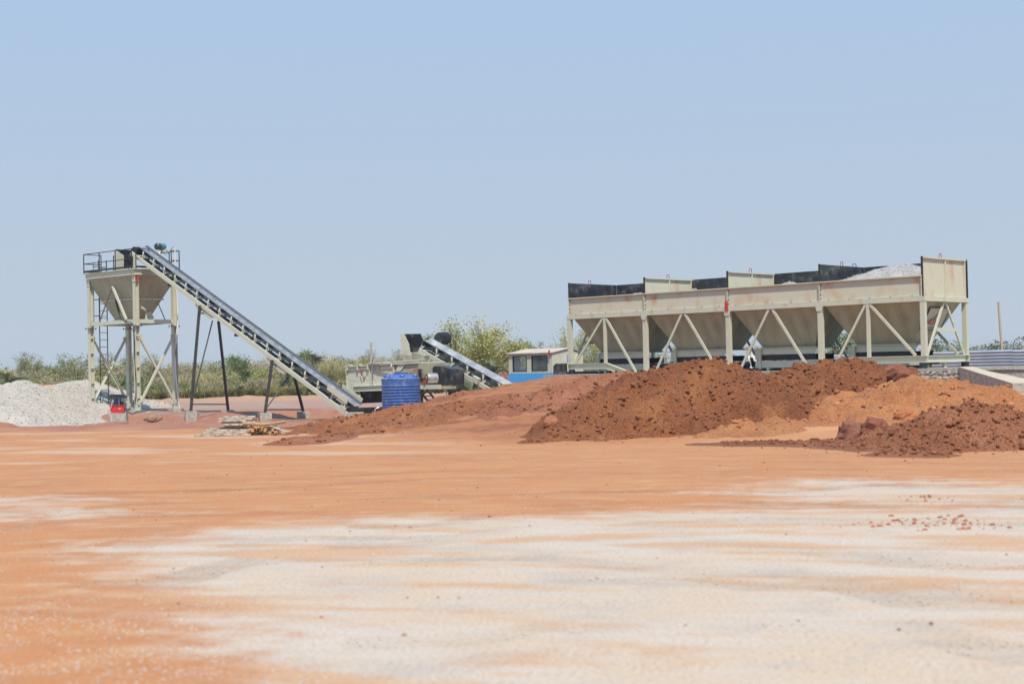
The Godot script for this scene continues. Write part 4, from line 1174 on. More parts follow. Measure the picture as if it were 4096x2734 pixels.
		m = MB.new(); m.span(Vector3(xa + 0.012, RT + 0.02, 0.095), Vector3(xa + 0.028, RIM - 0.002, 0.036)); obj("rib", m, M.cream_worn, p)
		m = MB.new(); m.span(Vector3(xb - 0.028, RT + 0.02, 0.095), Vector3(xb - 0.012, RIM - 0.002, 0.036)); obj("rib", m, M.cream_worn, p)
		m = MB.new()
		for k in 5: m.box(Vector3(xa + 0.35 + k * 0.75, RT + 0.032, 0.075), Vector3(0.025, 0.025, 0.03))
		for k in 4: m.box(Vector3(xa + 0.045, RT + 0.1 + k * 0.15, 0.06), Vector3(0.03, 0.025, 0.025))
		obj("bolts", m, M.black_steel, p).set_meta("kind", "stuff")
	# back and cross panels: cream outside, black inside
	for i in 4:
		m = MB.new(); m.span(Vector3(i * BW + 0.004, RT, -BD - 0.02), Vector3(i * BW + BW - 0.004, TOP, -BD - 0.035))
		var p2 := obj("back_panel", m, M.cream, t)
		m = MB.new(); m.span(Vector3(i * BW + 0.03, RT, -BD + 0.0), Vector3(i * BW + BW - 0.03, TOP - 0.002, -BD - 0.017)); obj("liner", m, M.black_sheet, p2)
	for i in 5:
		var x := i * BW
		m = MB.new()
		var black: bool = i in [0, 3]
		m.span(Vector3(x - 0.012, RT, 0.018), Vector3(x + 0.0, TOP, -BD))
		var p3 := obj("cross_panel", m, M.black_sheet, t)
		m = MB.new(); m.span(Vector3(x - 0.03, RIM + 0.037 if i < 4 else RT, 0.05), Vector3(x + 0.035, TOP + 0.01, 0.02)); obj("edge_post", m, M.black_steel, p3)
		m = MB.new(); m.span(Vector3(x + 0.003, RT, 0.016), Vector3(x + 0.016, TOP - 0.002, -BD)); obj("sheet", m, M.black_sheet if black else M.cream_stained, p3)
		if not black:
			m = MB.new(); m.span(Vector3(x + 0.018, TOP - 0.05, 0.014), Vector3(x + 0.085, TOP, -BD)); obj("flange", m, cr, p3)
			m = MB.new(); m.span(Vector3(x + 0.018, RT, -BD * 0.5 + 0.03), Vector3(x + 0.07, TOP - 0.052, -BD * 0.5 - 0.03)); obj("rib", m, cr, p3)
			m = MB.new(); m.span(Vector3(x + 0.018, RT, -BD + 0.09), Vector3(x + 0.07, TOP - 0.052, -BD + 0.03)); obj("rib", m, cr, p3)
			if i == 4:
				m = MB.new(); m.span(Vector3(x - 0.02, RT, -BD - 0.037), Vector3(x + 0.09, TOP + 0.01, -BD - 0.075)); obj("edge_post", m, M.black_steel, p3)
	# lifting loops
	for q in [[1.0, 0.0, 0], [BW, -1.4, 1], [2 * BW, -1.4, 1], [3 * BW - 0.35, -BD, 0], [3 * BW, -1.4, 1], [L - 0.9, -BD, 0], [L, -1.2, 1], [0.0, -1.2, 1]]:
		if q[0] == 1.0: continue
		m = MB.new()
		var o := Vector3(q[0], TOP, q[1]); var e := Vector3(0.07, 0, 0) if q[2] == 0 else Vector3(0, 0, 0.07)
		m.tube(PackedVector3Array([o - e - Vector3(0, 0.06, 0), o - e + Vector3(0, 0.11, 0), o - e * 0.6 + Vector3(0, 0.14, 0), o + e * 0.6 + Vector3(0, 0.14, 0), o + e + Vector3(0, 0.11, 0), o + e - Vector3(0, 0.06, 0)]), 0.013, 0.013, 6)
		obj("lifting_loop", m, M.red_rust if q[2] == 1 else M.dark_steel, t)
	# red lug with an eye, bolted to the middle post
	m = MB.new()
	lug(m, Vector3(2 * BW, RT - 0.14, 0.12), Vector3.RIGHT, Vector3.UP, 0.13, 0.36, Vector3(0, 0, 0.02))
	obj("lifting_lug", m, M.red, t)
	# maker's plate on the sloping end of the last hopper
	sign_plate(t, L)
	# motor and box at the far end
	m = MB.new()
	m.plate(PackedVector3Array([Vector3(-0.62, 0.0, 0.1), Vector3(-0.12, 0.0, 0.1), Vector3(-0.12, 0.42, 0.1), Vector3(-0.5, 0.42, 0.1), Vector3(-0.62, 0.32, 0.1)]), Vector3(0, 0, 0.25))
	obj("drive_guard", m, M.black_sheet, t)
	m = MB.new(); m.span(Vector3(-0.38, 0.46, 0.0), Vector3(-0.13, 0.76, -0.16)); obj("control_box", m, M.white_paint, t)
	# collecting belt along the row
	m = MB.new()
	m.channel(Vector3(-1.6, 0.02, -1.0), Vector3(L - 0.8, 0.02, -1.0), 0.06, 0.12); m.channel(Vector3(-1.6, 0.02, -1.82), Vector3(L - 0.8, 0.02, -1.82), 0.06, 0.12)
	var cb := obj("belt_frame", m, M.black_steel, t)
	m = MB.new(); m.span(Vector3(-1.6, 0.085, -1.06), Vector3(L - 0.8, 0.1, -1.76)); obj("belt", m, M.belt, cb)

func lug(m: MB, o: Vector3, u: Vector3, v: Vector3, w: float, h: float, th: Vector3) -> void:   # a rounded plate with an eye, built round the hole
	var out := PackedVector3Array(); var inn := PackedVector3Array()
	var c := o + v * (h - w * 0.5)
	for k in 17:
		var a := -0.5 * PI + TAU * k / 16
		var r := w * 0.5
		var q := c + (u * cos(a) + v * sin(a)) * r
		if sin(a) < 0.0: q = c + u * cos(a) * r + v * sin(a) * r
		out.append(q); inn.append(c + (u * cos(a) + v * sin(a)) * w * 0.2)
	for k in 16: m.plate(PackedVector3Array([inn[k], out[k], out[k + 1], inn[k + 1]]), th)
	m.plate(PackedVector3Array([o - u * w * 0.5, o + u * w * 0.5, o + u * w * 0.5 + v * (h - w * 0.7), o - u * w * 0.5 + v * (h - w * 0.7)]), th * 0.98)

func sign_plate(t: Node3D, L: float) -> void:
	# local frame on the sloping face: u runs towards the back, v up the slope, w out
	var lo := Vector3(L - 0.80, 0.80, -BD * 0.5); var hi := Vector3(L - 0.03, 2.24, -BD * 0.5)
	var v := (hi - lo).normalized(); var u := Vector3(0, 0, -1); var w := u.cross(v).normalized()
	if w.x < 0: w = -w
	var o := lo + v * 0.52 + w * 0.03
	var H := 0.78; var hw := 0.66
	var r := Basis(u, v, w)
	var m := MB.new(); m.box(o + v * H * 0.5 + w * 0.005, Vector3(hw * 2, H, 0.012), r)
	var p := obj("sign_panel", m, M.cream, t)
	m = MB.new()
	for s in [-1.0, 1.0]: m.box(o + v * H * 0.5 + u * s * hw + w * 0.012, Vector3(0.03, H, 0.03), r)
	m.box(o + v * H + w * 0.012, Vector3(hw * 2 + 0.03, 0.03, 0.029), r); m.box(o + w * 0.012, Vector3(hw * 2 + 0.03, 0.03, 0.029), r)
	obj("frame", m, M.dark_steel, p)
	m = MB.new()
	var pk := o + v * 0.66 + u * 0.10 + w * 0.0135
	var tri3 := [o + v * 0.19 - u * 0.52 + w * 0.0135, o + v * 0.19 - u * 0.40 + w * 0.0135, o + v * 0.19 - u * 0.22 + w * 0.0135]
	m.plate(PackedVector3Array([tri3[0], tri3[1], pk]), w * 0.002)
	m.plate(PackedVector3Array([o + v * 0.36 - u * 0.12 + w * 0.0135, o + v * 0.36 - u * 0.02 + w * 0.0135, pk]), w * 0.0022)
	obj("emblem", m, M.dark_steel, p)
	m = MB.new()
	for k in 2: m.box(o + v * (0.10 - 0.045 * k) - u * 0.1 + w * 0.0135, Vector3(0.85, 0.018, 0.003), r)
	obj("ruled_lines", m, M.dark_steel, p)
	var tm := TextMesh.new()
	var fnt := SystemFont.new(); fnt.font_names = PackedStringArray(["Droid Sans"]); fnt.font_weight = 700
	tm.font = fnt; tm.text = "MESHA"; tm.font_size = 64; tm.pixel_size = 0.0042; tm.depth = 0.004
	tm.material = M.red_rust
	var txt := inst("lettering", tm, p)
	txt.transform = Transform3D(Basis(u, v, w), o + v * 0.27 - u * 0.06 + w * 0.014)

func make_fill() -> void:
	# crushed stone lying in the bins
	var specs := [[0.85, -0.35, 2.98, 0.55, "small drift of crushed stone in the emptiest bin beside the cabin"], [0.55, -0.25, 2.97, 0.45, "crushed stone just showing over the rim of the second bin from the cabin"], [0.62, -0.30, 3.0, 0.42, "crushed stone just showing over the rim of the bin beside the fullest one"], [0.55, -1.75, 3.46, 0.30, "high pale heap of stone dust in the fullest bin"]]
	for i in 4:
		var s: Array = specs[i]
		var nx := 60; var ny := 46
		var pos := PackedVector3Array(); var cols := PackedColorArray()
		for j in ny:
			for k in nx:
				var x := 0.06 + (BW - 0.12) * k / (nx - 1); var z := -0.04 - (BD - 0.08) * j / (ny - 1)
				var q := Vector2((x - s[0] * BW), (z - s[1])).length()
				var y: float = s[2] - s[3] * (sqrt(q * q + 0.12) - 0.35) + 0.05 * n_b.get_noise_2d(x * 4 + i * 9, z * 4) + 0.03 * n_cell.get_noise_2d(x * 8, z * 8)
				if i == 1 or i == 2: y = maxf(y, 2.99 - 0.5 * absf(x - 0.97 * BW) + 0.04 * n_b.get_noise_2d(x * 6, z * 6) - 0.12 * absf(z + 0.3))
				y = minf(y, 2.87 + 0.6 * -z)         # it slopes down to the low front rim
				y = maxf(y, 2.42)                     # the stone ends on the sloping steel below
				pos.append(bin_at(i * BW + x, y, -z))
				cols.append(Color(0.37, 0.355, 0.345).lerp(Color(0.46, 0.44, 0.425), 0.5 + n_b.get_noise_2d(x * 3, z * 3)))
		var o := inst("aggregate_fill", grid_mesh(nx, ny, pos, cols, M.gravel))
		tag(o, s[4], "aggregate", "")
		var per := []; var pc := []
		for k in 500:
			per.append(rnd_tf(pos[rng.randi() % pos.size()] + Vector3(0, 0.01, 0), rng.randf_range(0.02, 0.05 if i == 3 else 0.1))); pc.append(Color(0.46, 0.445, 0.43) * rng.randf_range(0.75, 1.1))
		scatter("loose_stones", per, pc, i % 3, o)

# ---------------------------------------------------------------- conveyors
func conveyor(t: Node3D, near0: Vector3, near1: Vector3, width: float, n_idlers: int, first: float, step: float, pale: Material, sides: Material) -> Dictionary:
	# near0: lower end of the near stringer, near1: upper end. Returns the working frame.
	var ax := (near1 - near0).normalized()
	var plan := Vector3(ax.x, 0, ax.z).normalized()
	var ac := Vector3(-plan.z, 0, plan.x)
	if ac.z > 0: ac = -ac                    # across, pointing away from the camera
	var up := ac.cross(ax).normalized()
	if up.y < 0: up = -up
	var l := near0.distance_to(near1)
	var o := near0
	var q := func(a: float, c: float, h: float) -> Vector3: return o + ax * a + ac * c + up * h
	var m: MB
	for s in [0.0, width]:
		m = MB.new(); m.channel(q.call(0.0, s, 0.0), q.call(l, s, 0.0), 0.075, 0.17, up, 1.0 if s > 0 else -1.0, 0.016); obj("stringer", m, M.cream, t)
	for k in int(l / 2.1):
		m = MB.new(); m.bar(q.call(1.0 + k * 2.1, 0.02, -0.02), q.call(1.0 + k * 2.1, width - 0.02, -0.02), 0.07, 0.05, up); obj("cross_member", m, M.cream, t)
	# carrying belt, troughed, swept along the frame
	var hw := width * 0.5; var bw := 0.32
	var prof := [[-bw, 0.44], [-bw * 0.75, 0.40], [-bw * 0.42, 0.335], [-bw * 0.25, 0.325], [bw * 0.25, 0.325], [bw * 0.42, 0.335], [bw * 0.60, 0.37], [bw * 0.75, 0.40], [bw, 0.44]]
	var strip := func(i0: int, i1: int, a0: float, a1: float, mt: Material, nm: String) -> void:
		var mb := MB.new()
		for i in range(i0, i1):
			var p0: Array = prof[i]; var p1: Array = prof[i + 1]
			var A: Vector3 = q.call(a0, hw + p0[0], p0[1]); var B: Vector3 = q.call(a1, hw + p0[0], p0[1])
			var C: Vector3 = q.call(a1, hw + p1[0], p1[1]); var D: Vector3 = q.call(a0, hw + p1[0], p1[1])
			var nn := (D - A).cross(B - A).normalized()
			if nn.dot(up) < 0: nn = -nn
			mb.plate(PackedVector3Array([A, B, C, D]) if (B - A).cross(C - A).dot(nn) > 0 else PackedVector3Array([D, C, B, A]), nn * 0.012)
		obj(nm, mb, mt, t)
	strip.call(0, 6, 0.2, l - 0.05, pale, "belt")
	strip.call(6, 8, 0.2, l - 0.05, sides, "belt_edge")
	m = MB.new(); m.box(q.call(l * 0.5, hw, -0.13), Vector3(bw * 2, l - 0.1, 0.014), Basis(ac, ax, ac.cross(ax))); obj("return_belt", m, M.belt, t)
	# pulleys
	var head := MB.new(); head.rod(q.call(l - 0.04, hw - bw - 0.02, 0.13), q.call(l - 0.04, hw + bw + 0.02, 0.13), 0.19, 16); obj("head_pulley", head, M.rubber, t)
	var tail := MB.new(); tail.rod(q.call(0.12, hw - bw - 0.02, 0.10), q.call(0.12, hw + bw + 0.02, 0.10), 0.18, 16); obj("tail_pulley", tail, M.rubber, t)
	# idlers: bent cream brackets and three rollers each
	for k in n_idlers:
		var a := first + k * step
		if a > l - 0.2: break
		m = MB.new()
		for s in [-1.0, 1.0]:
			var c: float = hw + s * (hw - 0.03)
			m.bar(q.call(a, c, 0.08), q.call(a + 0.02, c + s * 0.02, 0.30), 0.06, 0.03, ac)
			m.bar(q.call(a + 0.02, c + s * 0.02, 0.29), q.call(a + 0.12, c - s * 0.02, 0.41), 0.06, 0.03, ac)
			m.bar(q.call(a, c, 0.10), q.call(a + 0.06, c - s * 0.22, 0.20), 0.07, 0.03, up)
		m.bar(q.call(a + 0.05, 0.0, 0.10), q.call(a + 0.05, width, 0.10), 0.06, 0.035, up)
		var id := obj("idler", m, M.cream, t)
		m = MB.new()
		m.rod(q.call(a + 0.06, hw - 0.13, 0.265), q.call(a + 0.06, hw + 0.13, 0.265), 0.05, 8)
		for s in [-1.0, 1.0]: m.rod(q.call(a + 0.06, hw + s * 0.15, 0.275), q.call(a + 0.06, hw + s * 0.34, 0.385), 0.05, 8)
		obj("rollers", m, M.dark_steel, id)
	return {"q": q, "l": l, "ax": ax, "ac": ac, "up": up}

func motor(parent: Node3D, o: Vector3, d: Vector3, l: float, r: float) -> void:
	var f := MB.frame(d); var m := MB.new()
	m.lathe(o, [[0.0, 0.0], [r, 0.0], [r, l * 0.55], [0.0, l * 0.55]], 16, f)
	for k in 12: m.box(o + f.y * l * 0.28 + (f.x * cos(TAU * k / 12) + f.z * sin(TAU * k / 12)) * r, Vector3(0.012, l * 0.5, 0.012), f)
	var b := obj("motor", m, M.teal, parent)
	m = MB.new(); m.lathe(o + f.y * l * 0.55, [[0.0, 0.0], [r * 1.06, 0.0], [r * 1.06, l * 0.38], [r * 0.8, l * 0.45], [0.0, l * 0.45]], 16, f); obj("fan_cowl", m, M.dark_steel, b)
	m = MB.new(); m.lathe(o - f.y * l * 0.14, [[0.0, 0.0], [r * 0.6, 0.0], [r * 0.6, l * 0.14], [0.0, l * 0.14]], 12, f); obj("drive_pulley", m, M.dark_steel, b)
	m = MB.new(); m.span(Vector3(-0.14, -r - 0.12, -0.2) + o, Vector3(0.14, -r - 0.02, 0.2) + o); obj("mounting", m, M.cream, b)

func footing(label: String, where: Vector3, size: Vector3, turn: float) -> void:
	var m := MB.new()
	var h := size * 0.5
	var j := func(x: float, y: float, z: float) -> Vector3: return Vector3(x * h.x + rng.randfn() * 0.02, y * h.y, z * h.z + rng.randfn() * 0.02)
	var p := []
	for y in [-1.0, 1.0]:
		for c in [[-1, 1], [1, 1], [1, -1], [-1, -1]]: p.append(j.call(c[0], y, c[1]))
	for i in 4:
		var k := (i + 1) % 4
		m.quad(p[i], p[k], p[k + 4], p[i + 4])
	m.quad(p[4], p[5], p[6], p[7]); m.quad(p[3], p[2], p[1], p[0])
	var o := obj("concrete_footing", m, M.concrete)
	o.position = where; o.rotation.y = turn
	tag(o, label, "footing")

func make_long_conveyor() -> void:
	var n0 := at(1398, 1664, 57.2); var n1 := at(524, 1011, 66.3)
	var t := thing("belt_conveyor", "long inclined belt conveyor rising to the top of the loading tower", "conveyor")
	var c := conveyor(t, n0, n1, 0.82, 19, 0.45, 0.875, M.belt_dust, M.belt)
	var q: Callable = c.q
	var m := MB.new()
	# skirt plates, tail guard and take-up at the loading end
	m.plate(PackedVector3Array([q.call(0.35, -0.02, 0.36), q.call(1.65, -0.02, 0.36), q.call(1.65, -0.02, 0.58), q.call(0.35, -0.02, 0.58)]), c.ac * 0.02)
	m.plate(PackedVector3Array([q.call(0.35, 0.80, 0.36), q.call(1.65, 0.80, 0.36), q.call(1.65, 0.80, 0.58), q.call(0.35, 0.80, 0.58)]), c.ac * 0.02)
	obj("skirt_plate", m, M.cream, t)
	m = MB.new(); m.box(q.call(0.45, -0.03, 0.05), Vector3(0.05, 0.35, 0.30), Basis(c.ac, c.ax, c.up)); obj("take_up_frame", m, M.cream_worn, t)
	m = MB.new(); m.bar(q.call(1.35, -0.01, 0.02), q.call(1.35, -0.01, 0.36), 0.05, 0.05, c.ac); obj("skirt_prop", m, M.black_steel, t)
	# drive motor beyond the head
	motor(t, at(655, 986, 67.6), (at(610, 985, 66.9) - at(655, 986, 67.6)), 0.56, 0.15)
	m = MB.new(); m.bar(at(640, 1002, 67.3), q.call(c.l - 0.9, 0.85, 0.0), 0.07, 0.07); obj("motor_bracket", m, M.cream, t)
	# stiffening plates where the trestles stand
	for f in [at(815, 1235, 62.9), at(1108, 1450, 59.9)]:
		var a: float = (f - n0).dot(c.ax)
		m = MB.new()
		m.plate(PackedVector3Array([q.call(a + 0.75, 0.0, -0.09), q.call(a + 0.55, 0.0, -0.30), q.call(a - 0.5, 0.0, -0.30), q.call(a - 0.75, 0.0, -0.09)]), c.ac * 0.02)
		obj("gusset_plate", m, M.cream, t)
	# return roller hangers
	for a in [2.6, 5.2, 7.8, 10.4, 13.0]:
		m = MB.new(); m.rod(q.call(a, 0.06, -0.19), q.call(a, 0.76, -0.19), 0.045, 8); m.box(q.call(a, 0.0, -0.15), Vector3(0.03, 0.08, 0.16), Basis(c.ac, c.ax, c.up)); obj("return_roller", m, M.black_steel, t)
	# trestles
	var tr := [["tall black steel trestle under the upper half of the long conveyor", [797, 1226, 62.9], [761, 1646, 62.4], [872, 1283, 63.4], [911, 1641, 64.6]],
		["short black steel trestle under the lower half of the long conveyor", [1088, 1444, 59.9], [1058, 1652, 59.6], [1177, 1509, 60.3], [1212, 1647, 61.6]]]
	for s in tr:
		var a1 := at(s[1][0], s[1][1], s[1][2]); var a0 := at(s[2][0], s[2][1], s[2][2]); var b1 := at(s[3][0], s[3][1], s[3][2]); var b0 := at(s[4][0], s[4][1], s[4][2])
		var r := thing("conveyor_trestle", s[0], "trestle", Vector3(a0.x, a0.y, a0.z))
		m = MB.new(); m.angle_bar(Vector3.ZERO, a1 - a0 + Vector3(0, 0.05, 0), 0.11, Vector3.BACK); obj("leg", m, M.black_steel, r)
		m = MB.new(); m.angle_bar(b0 - a0, b1 - a0, 0.11, Vector3.BACK); obj("leg", m, M.black_steel, r)
		m = MB.new(); m.bar((a1 - a0) * 0.07, (b0 - a0) + (b1 - b0) * 0.07, 0.06, 0.05); obj("tie", m, M.black_steel, r)
		m = MB.new(); m.bar((a1 - a0) * 0.93, (b1 - a0) + Vector3(0, (a1.y - b1.y) * 0.78, 0), 0.06, 0.05); obj("tie", m, M.black_steel, r)
		m = MB.new(); m.bar((a1 - a0) * 0.08 + Vector3(0.02, 0, -0.03), (b1 - a0) + Vector3(-0.25, 0.02, 0), 0.05, 0.045, Vector3.BACK); obj("diagonal", m, M.black_steel, r)
		var w: String = "tall" if s[0].begins_with("tall") else "short"
		footing("concrete footing under the near leg of the %s black trestle" % w, a0 + Vector3(0, -0.20, 0), Vector3(0.5, 0.46, 0.5), 0.4)
		footing("concrete footing under the far leg of the %s black trestle" % w, b0 + Vector3(0, -0.19, 0), Vector3(0.55, 0.42, 0.5), 0.2)

func make_short_conveyor() -> void:
	var n1 := at(1660, 1390, 60.0); var n0 := at(2035, 1602, 56.2)
	var t := thing("belt_conveyor", "short inclined belt conveyor with pale worn belt feeding the mixer", "conveyor")
	var c := conveyor(t, n0, n1, 0.86, 6, 0.65, 0.98, M.belt_pale, M.belt_pale)
	var q: Callable = c.q
	var m := MB.new()
	# head plate
	m.plate(PackedVector3Array([q.call(c.l - 0.5, -0.045, -0.09), q.call(c.l + 0.1, -0.045, -0.12), q.call(c.l + 0.28, -0.045, 0.34), q.call(c.l + 0.16, -0.045, 0.42)]), c.ac * -0.02)
	obj("head_plate", m, M.cream, t)
	m = MB.new(); m.rod(q.call(c.l + 0.14, -0.10, 0.12), q.call(c.l + 0.14, -0.02, 0.12), 0.06, 10); obj("bearing", m, M.red_rust, t)
	# drive guard on the far side: black, six-sided
	var g0 := at(1790, 1352, 60.6)
	m = MB.new()
	var hx := PackedVector3Array()
	var f := MB.frame(-c.ac, Vector3.UP)
	for k in 6:
		var a := PI / 6 + TAU * k / 6
		hx.append(g0 + f.x * cos(a) * 0.27 + Vector3.UP * sin(a) * 0.27)
	m.plate(hx, -c.ac.rotated(Vector3.UP, -1.4) * 0.5)
	obj("drive_guard", m, M.black_sheet, t)
	m = MB.new(); m.bar(g0 + Vector3(0.1, -0.15, 0), g0 + Vector3(0.14, -0.6, 0.0), 0.05, 0.05); m.bar(g0 + Vector3(0.35, -0.15, 0.1), g0 + Vector3(0.3, -0.6, 0.1), 0.05, 0.05); obj("guard_stand", m, M.dark_steel, t)
	m = MB.new(); m.box(q.call(1.9, -0.1, 0.13), Vector3(0.14, 0.34, 0.24), Basis(c.ac, c.ax, c.up)); obj("load_cell_box", m, M.cream, t)
	# black supports
	for s in [[1745, 1430, 1567, 59.2], [1818, 1495, 1570, 60.4]]:
		m = MB.new(); m.angle_bar(at(s[0], s[2], s[3]), at(s[0], s[1], s[3]), 0.13, Vector3.BACK); obj("leg", m, M.black_steel, t)
	m = MB.new(); m.bar(at(1756, 1462, 59.6), at(1815, 1534, 60.3), 0.06, 0.06, Vector3.BACK); obj("diagonal", m, M.black_steel, t)

# ---------------------------------------------------------------- loading tower
func make_tower() -> void:
	var base := at(549.7, 1640, 66.0)
	var SX := 2.1; var SZ := 3.8; var psi := 0.85            # legs: SX apart across the truck lane, SZ along the open side
	var t := thing("loading_tower", "cream steel loading tower with a storage hopper high on four legs", "tower", Vector3(base.x, 0.12, base.z), psi)
	var m: MB; var cr: Material = M.cream
	var on_side := func(px: float, py: float, xl: float) -> Vector3:       # pixel to the plane x = xl of the tower
		var inv := t.transform.affine_inverse()
		var d: Vector3 = inv.basis * (cam_basis * Vector3((px - 2048.0) / F, -(py - 1367.0) / F, -1.0))
		var o := inv * EYE
		return o + d * ((xl - o.x) / d.x)
	var corners := [Vector3(0, 0, 0), Vector3(SX, 0, 0), Vector3(SX, 0, -SZ), Vector3(0, 0, -SZ)]
	for i in 4:
		var o: Vector3 = corners[i]
		m = MB.new(); m.ibeam(o, o + Vector3(0, 3.9, 0), 0.21, 0.21, Vector3.RIGHT, 0.02)
		var p := obj("leg", m, cr, t)
		for k in 5:
			m = MB.new(); m.span(o + Vector3(-0.083, 0.55 + k * 0.72, -0.1), o + Vector3(0.083, 0.565 + k * 0.72, 0.1)); obj("stiffener", m, M.cream_worn, p)
		m = MB.new(); m.span(o + Vector3(-0.2, 3.90, -0.2), o + Vector3(0.2, 3.925, 0.2))
		for sx in [-0.17, 0.17]:
			for sz in [-0.17, 0.17]: m.rod(o + Vector3(sx, 3.85, sz), o + Vector3(sx, 3.97, sz), 0.016, 5)
		obj("splice_plate", m, M.steel_rusty, p)
		m = MB.new(); m.ibeam(o + Vector3(0, 3.925, 0), o + Vector3(0, 6.28, 0), 0.21, 0.21, Vector3.RIGHT, 0.02); obj("leg", m, cr, t)
		m = MB.new(); m.span(o + Vector3(-0.13, 5.96, -0.13), o + Vector3(0.13, 5.98, 0.13)); m.span(o + Vector3(-0.12, 5.98, -0.12), o + Vector3(-0.1, 6.28, 0.12)); obj("head_bracket", m, cr, t)
	# ring beams and hopper rim
	for e in [[0, 1], [1, 2], [2, 3], [3, 0]]:
		var a: Vector3 = corners[e[0]]; var b: Vector3 = corners[e[1]]; var d := (b - a).normalized(); var ln := a.distance_to(b)
		m = MB.new(); m.channel(a + d * 0.11 + Vector3(0, 4.13, 0), b - d * 0.11 + Vector3(0, 4.13, 0), 0.1, 0.18); obj("ring_beam", m, cr, t)
		var n := Vector3(d.z, 0, -d.x) * -1.0
		if ((a + b) * 0.5 + n - Vector3(SX * 0.5, 0, -SZ * 0.5)).length() < ((a + b) * 0.5 - n - Vector3(SX * 0.5, 0, -SZ * 0.5)).length(): n = -n
		var f := Basis(n, Vector3.UP, n.cross(Vector3.UP)); var c := (a + b) * 0.5
		m = MB.new(); m.box(c + Vector3(0, 6.41, 0) + n * 0.15, Vector3(0.02, 0.23, ln + 0.28), f)
		m.box(c + Vector3(0, 6.535, 0) + n * 0.17, Vector3(0.14, 0.02, ln + 0.44), f)
		m.box(c + Vector3(0, 6.285, 0) + n * 0.16, Vector3(0.09, 0.018, ln + 0.28), f)
		obj("rim_beam", m, cr, t)
	# hopper
	var cx := SX * 0.5; var cz := -SZ * 0.5; var ox := 0.35; var oz := 0.9; var yb := 4.30; var yt := 6.29
	m = MB.new()
	hopper_faces(m, -0.13, SX + 0.13, 0.13, -SZ - 0.13, yt, cx - ox, cx + ox, cz + oz, cz - oz, yb, 0.015)
	var h := obj("hopper", m, M.hopper_steel, t)
	var y2 := 5.2; var f2 := (y2 - yb) / (yt - yb); var ex := lerpf(ox, cx + 0.13, f2) + 0.03; var ez := lerpf(oz, SZ * 0.5 + 0.13, f2) + 0.03
	for s in [-1.0, 1.0]:
		m = MB.new(); m.box(Vector3(cx, y2, cz + s * ez), Vector3(ex * 2 + 0.08, 0.07, 0.07)); obj("band", m, cr, h)
		m = MB.new(); m.box(Vector3(cx + s * ex, y2, cz), Vector3(0.07, 0.069, ez * 2 - 0.08)); obj("band", m, cr, h)
	m = MB.new(); m.span(Vector3(cx - ox - 0.06, 4.23, cz + oz + 0.06), Vector3(cx + ox + 0.06, 4.30, cz - oz - 0.06)); obj("outlet_frame", m, cr, h)
	# clam gate cheek and arms at the lane side, air cylinder and struts
	m = MB.new()
	var gp := PackedVector3Array()
	for q in [[578, 1278], [609, 1278], [614, 1269], [600, 1245], [584, 1245]]: gp.append(on_local(t, q[0], q[1], -0.55))
	m.plate(gp, Vector3(0, 0, 0.03)); var gate := obj("gate", m, cr, t)
	m = MB.new(); m.bar(on_local(t, 565, 1228, -0.5), on_local(t, 592, 1245, -0.5), 0.09, 0.05, Vector3.BACK); obj("gate_arm", m, cr, gate)
	m = MB.new(); m.rod(on_local(t, 594, 1243, -0.5), on_local(t, 594, 1243, -0.42), 0.04, 10); obj("pin", m, M.red, gate)
	m = MB.new(); m.rod(on_side.call(462, 1198, 0.12), on_side.call(475, 1248, 0.3), 0.05, 10); m.rod(on_side.call(475, 1248, 0.3), on_side.call(480, 1272, 0.4), 0.018, 6); obj("air_cylinder", m, M.black_steel, t)
	m = MB.new(); m.bar(on_side.call(449, 1146, -0.02), on_side.call(504, 1278, -0.08), 0.11, 0.08, Vector3.LEFT); obj("strut", m, cr, t)
	m = MB.new(); m.bar(on_side.call(446, 1149, -0.01), on_side.call(398, 1284, -0.06), 0.05, 0.045, Vector3.LEFT); obj("strut", m, M.steel_rusty, t)
	m = MB.new(); m.bar(on_local(t, 632, 1213, -0.2), on_local(t, 660, 1280, 0.0), 0.05, 0.045); obj("strut", m, M.steel_rusty, t)
	# X bracing on the two narrow faces
	for z in [0.0, -SZ]:
		var dz := 0.09 if z == 0.0 else -0.09
		m = MB.new(); m.angle_bar(Vector3(0.1, 3.45, z + dz), Vector3(SX - 0.1, 0.35, z + dz), 0.09, Vector3(0, 0, dz)); obj("cross_brace", m, cr, t)
		m = MB.new(); m.angle_bar(Vector3(SX - 0.1, 3.45, z + dz * 1.4), Vector3(0.1, 0.35, z + dz * 1.4), 0.09, Vector3(0, 0, dz)); obj("cross_brace", m, M.cream_worn if z == 0.0 else cr, t)
		for gx in [0.12, SX - 0.12]:
			for gy in [0.36, 3.42]:
				m = MB.new(); m.span(Vector3(gx - 0.14, gy - 0.1, z + dz * 0.6), Vector3(gx + 0.14, gy + 0.1, z + dz * 0.8)); obj("gusset_plate", m, cr, t)
	# guard rails
	var top := 6.55
	var rails := [[Vector3(-0.2, top, 0.0), Vector3(-0.2, top, -SZ - 0.2), 4], [Vector3(-0.2, top, -SZ - 0.2), Vector3(0.75, top, -SZ - 0.2), 2], [Vector3(1.45, top, -SZ - 0.2), Vector3(SX + 0.2, top, -SZ - 0.2), 2], [Vector3(-0.1, top, 0.2), Vector3(0.62, top, 0.2), 2], [Vector3(SX - 0.25, top, 0.2), Vector3(SX + 0.2, top, 0.2), 2], [Vector3(SX + 0.2, top, 0.2), Vector3(SX + 0.2, top, -1.4), 3]]
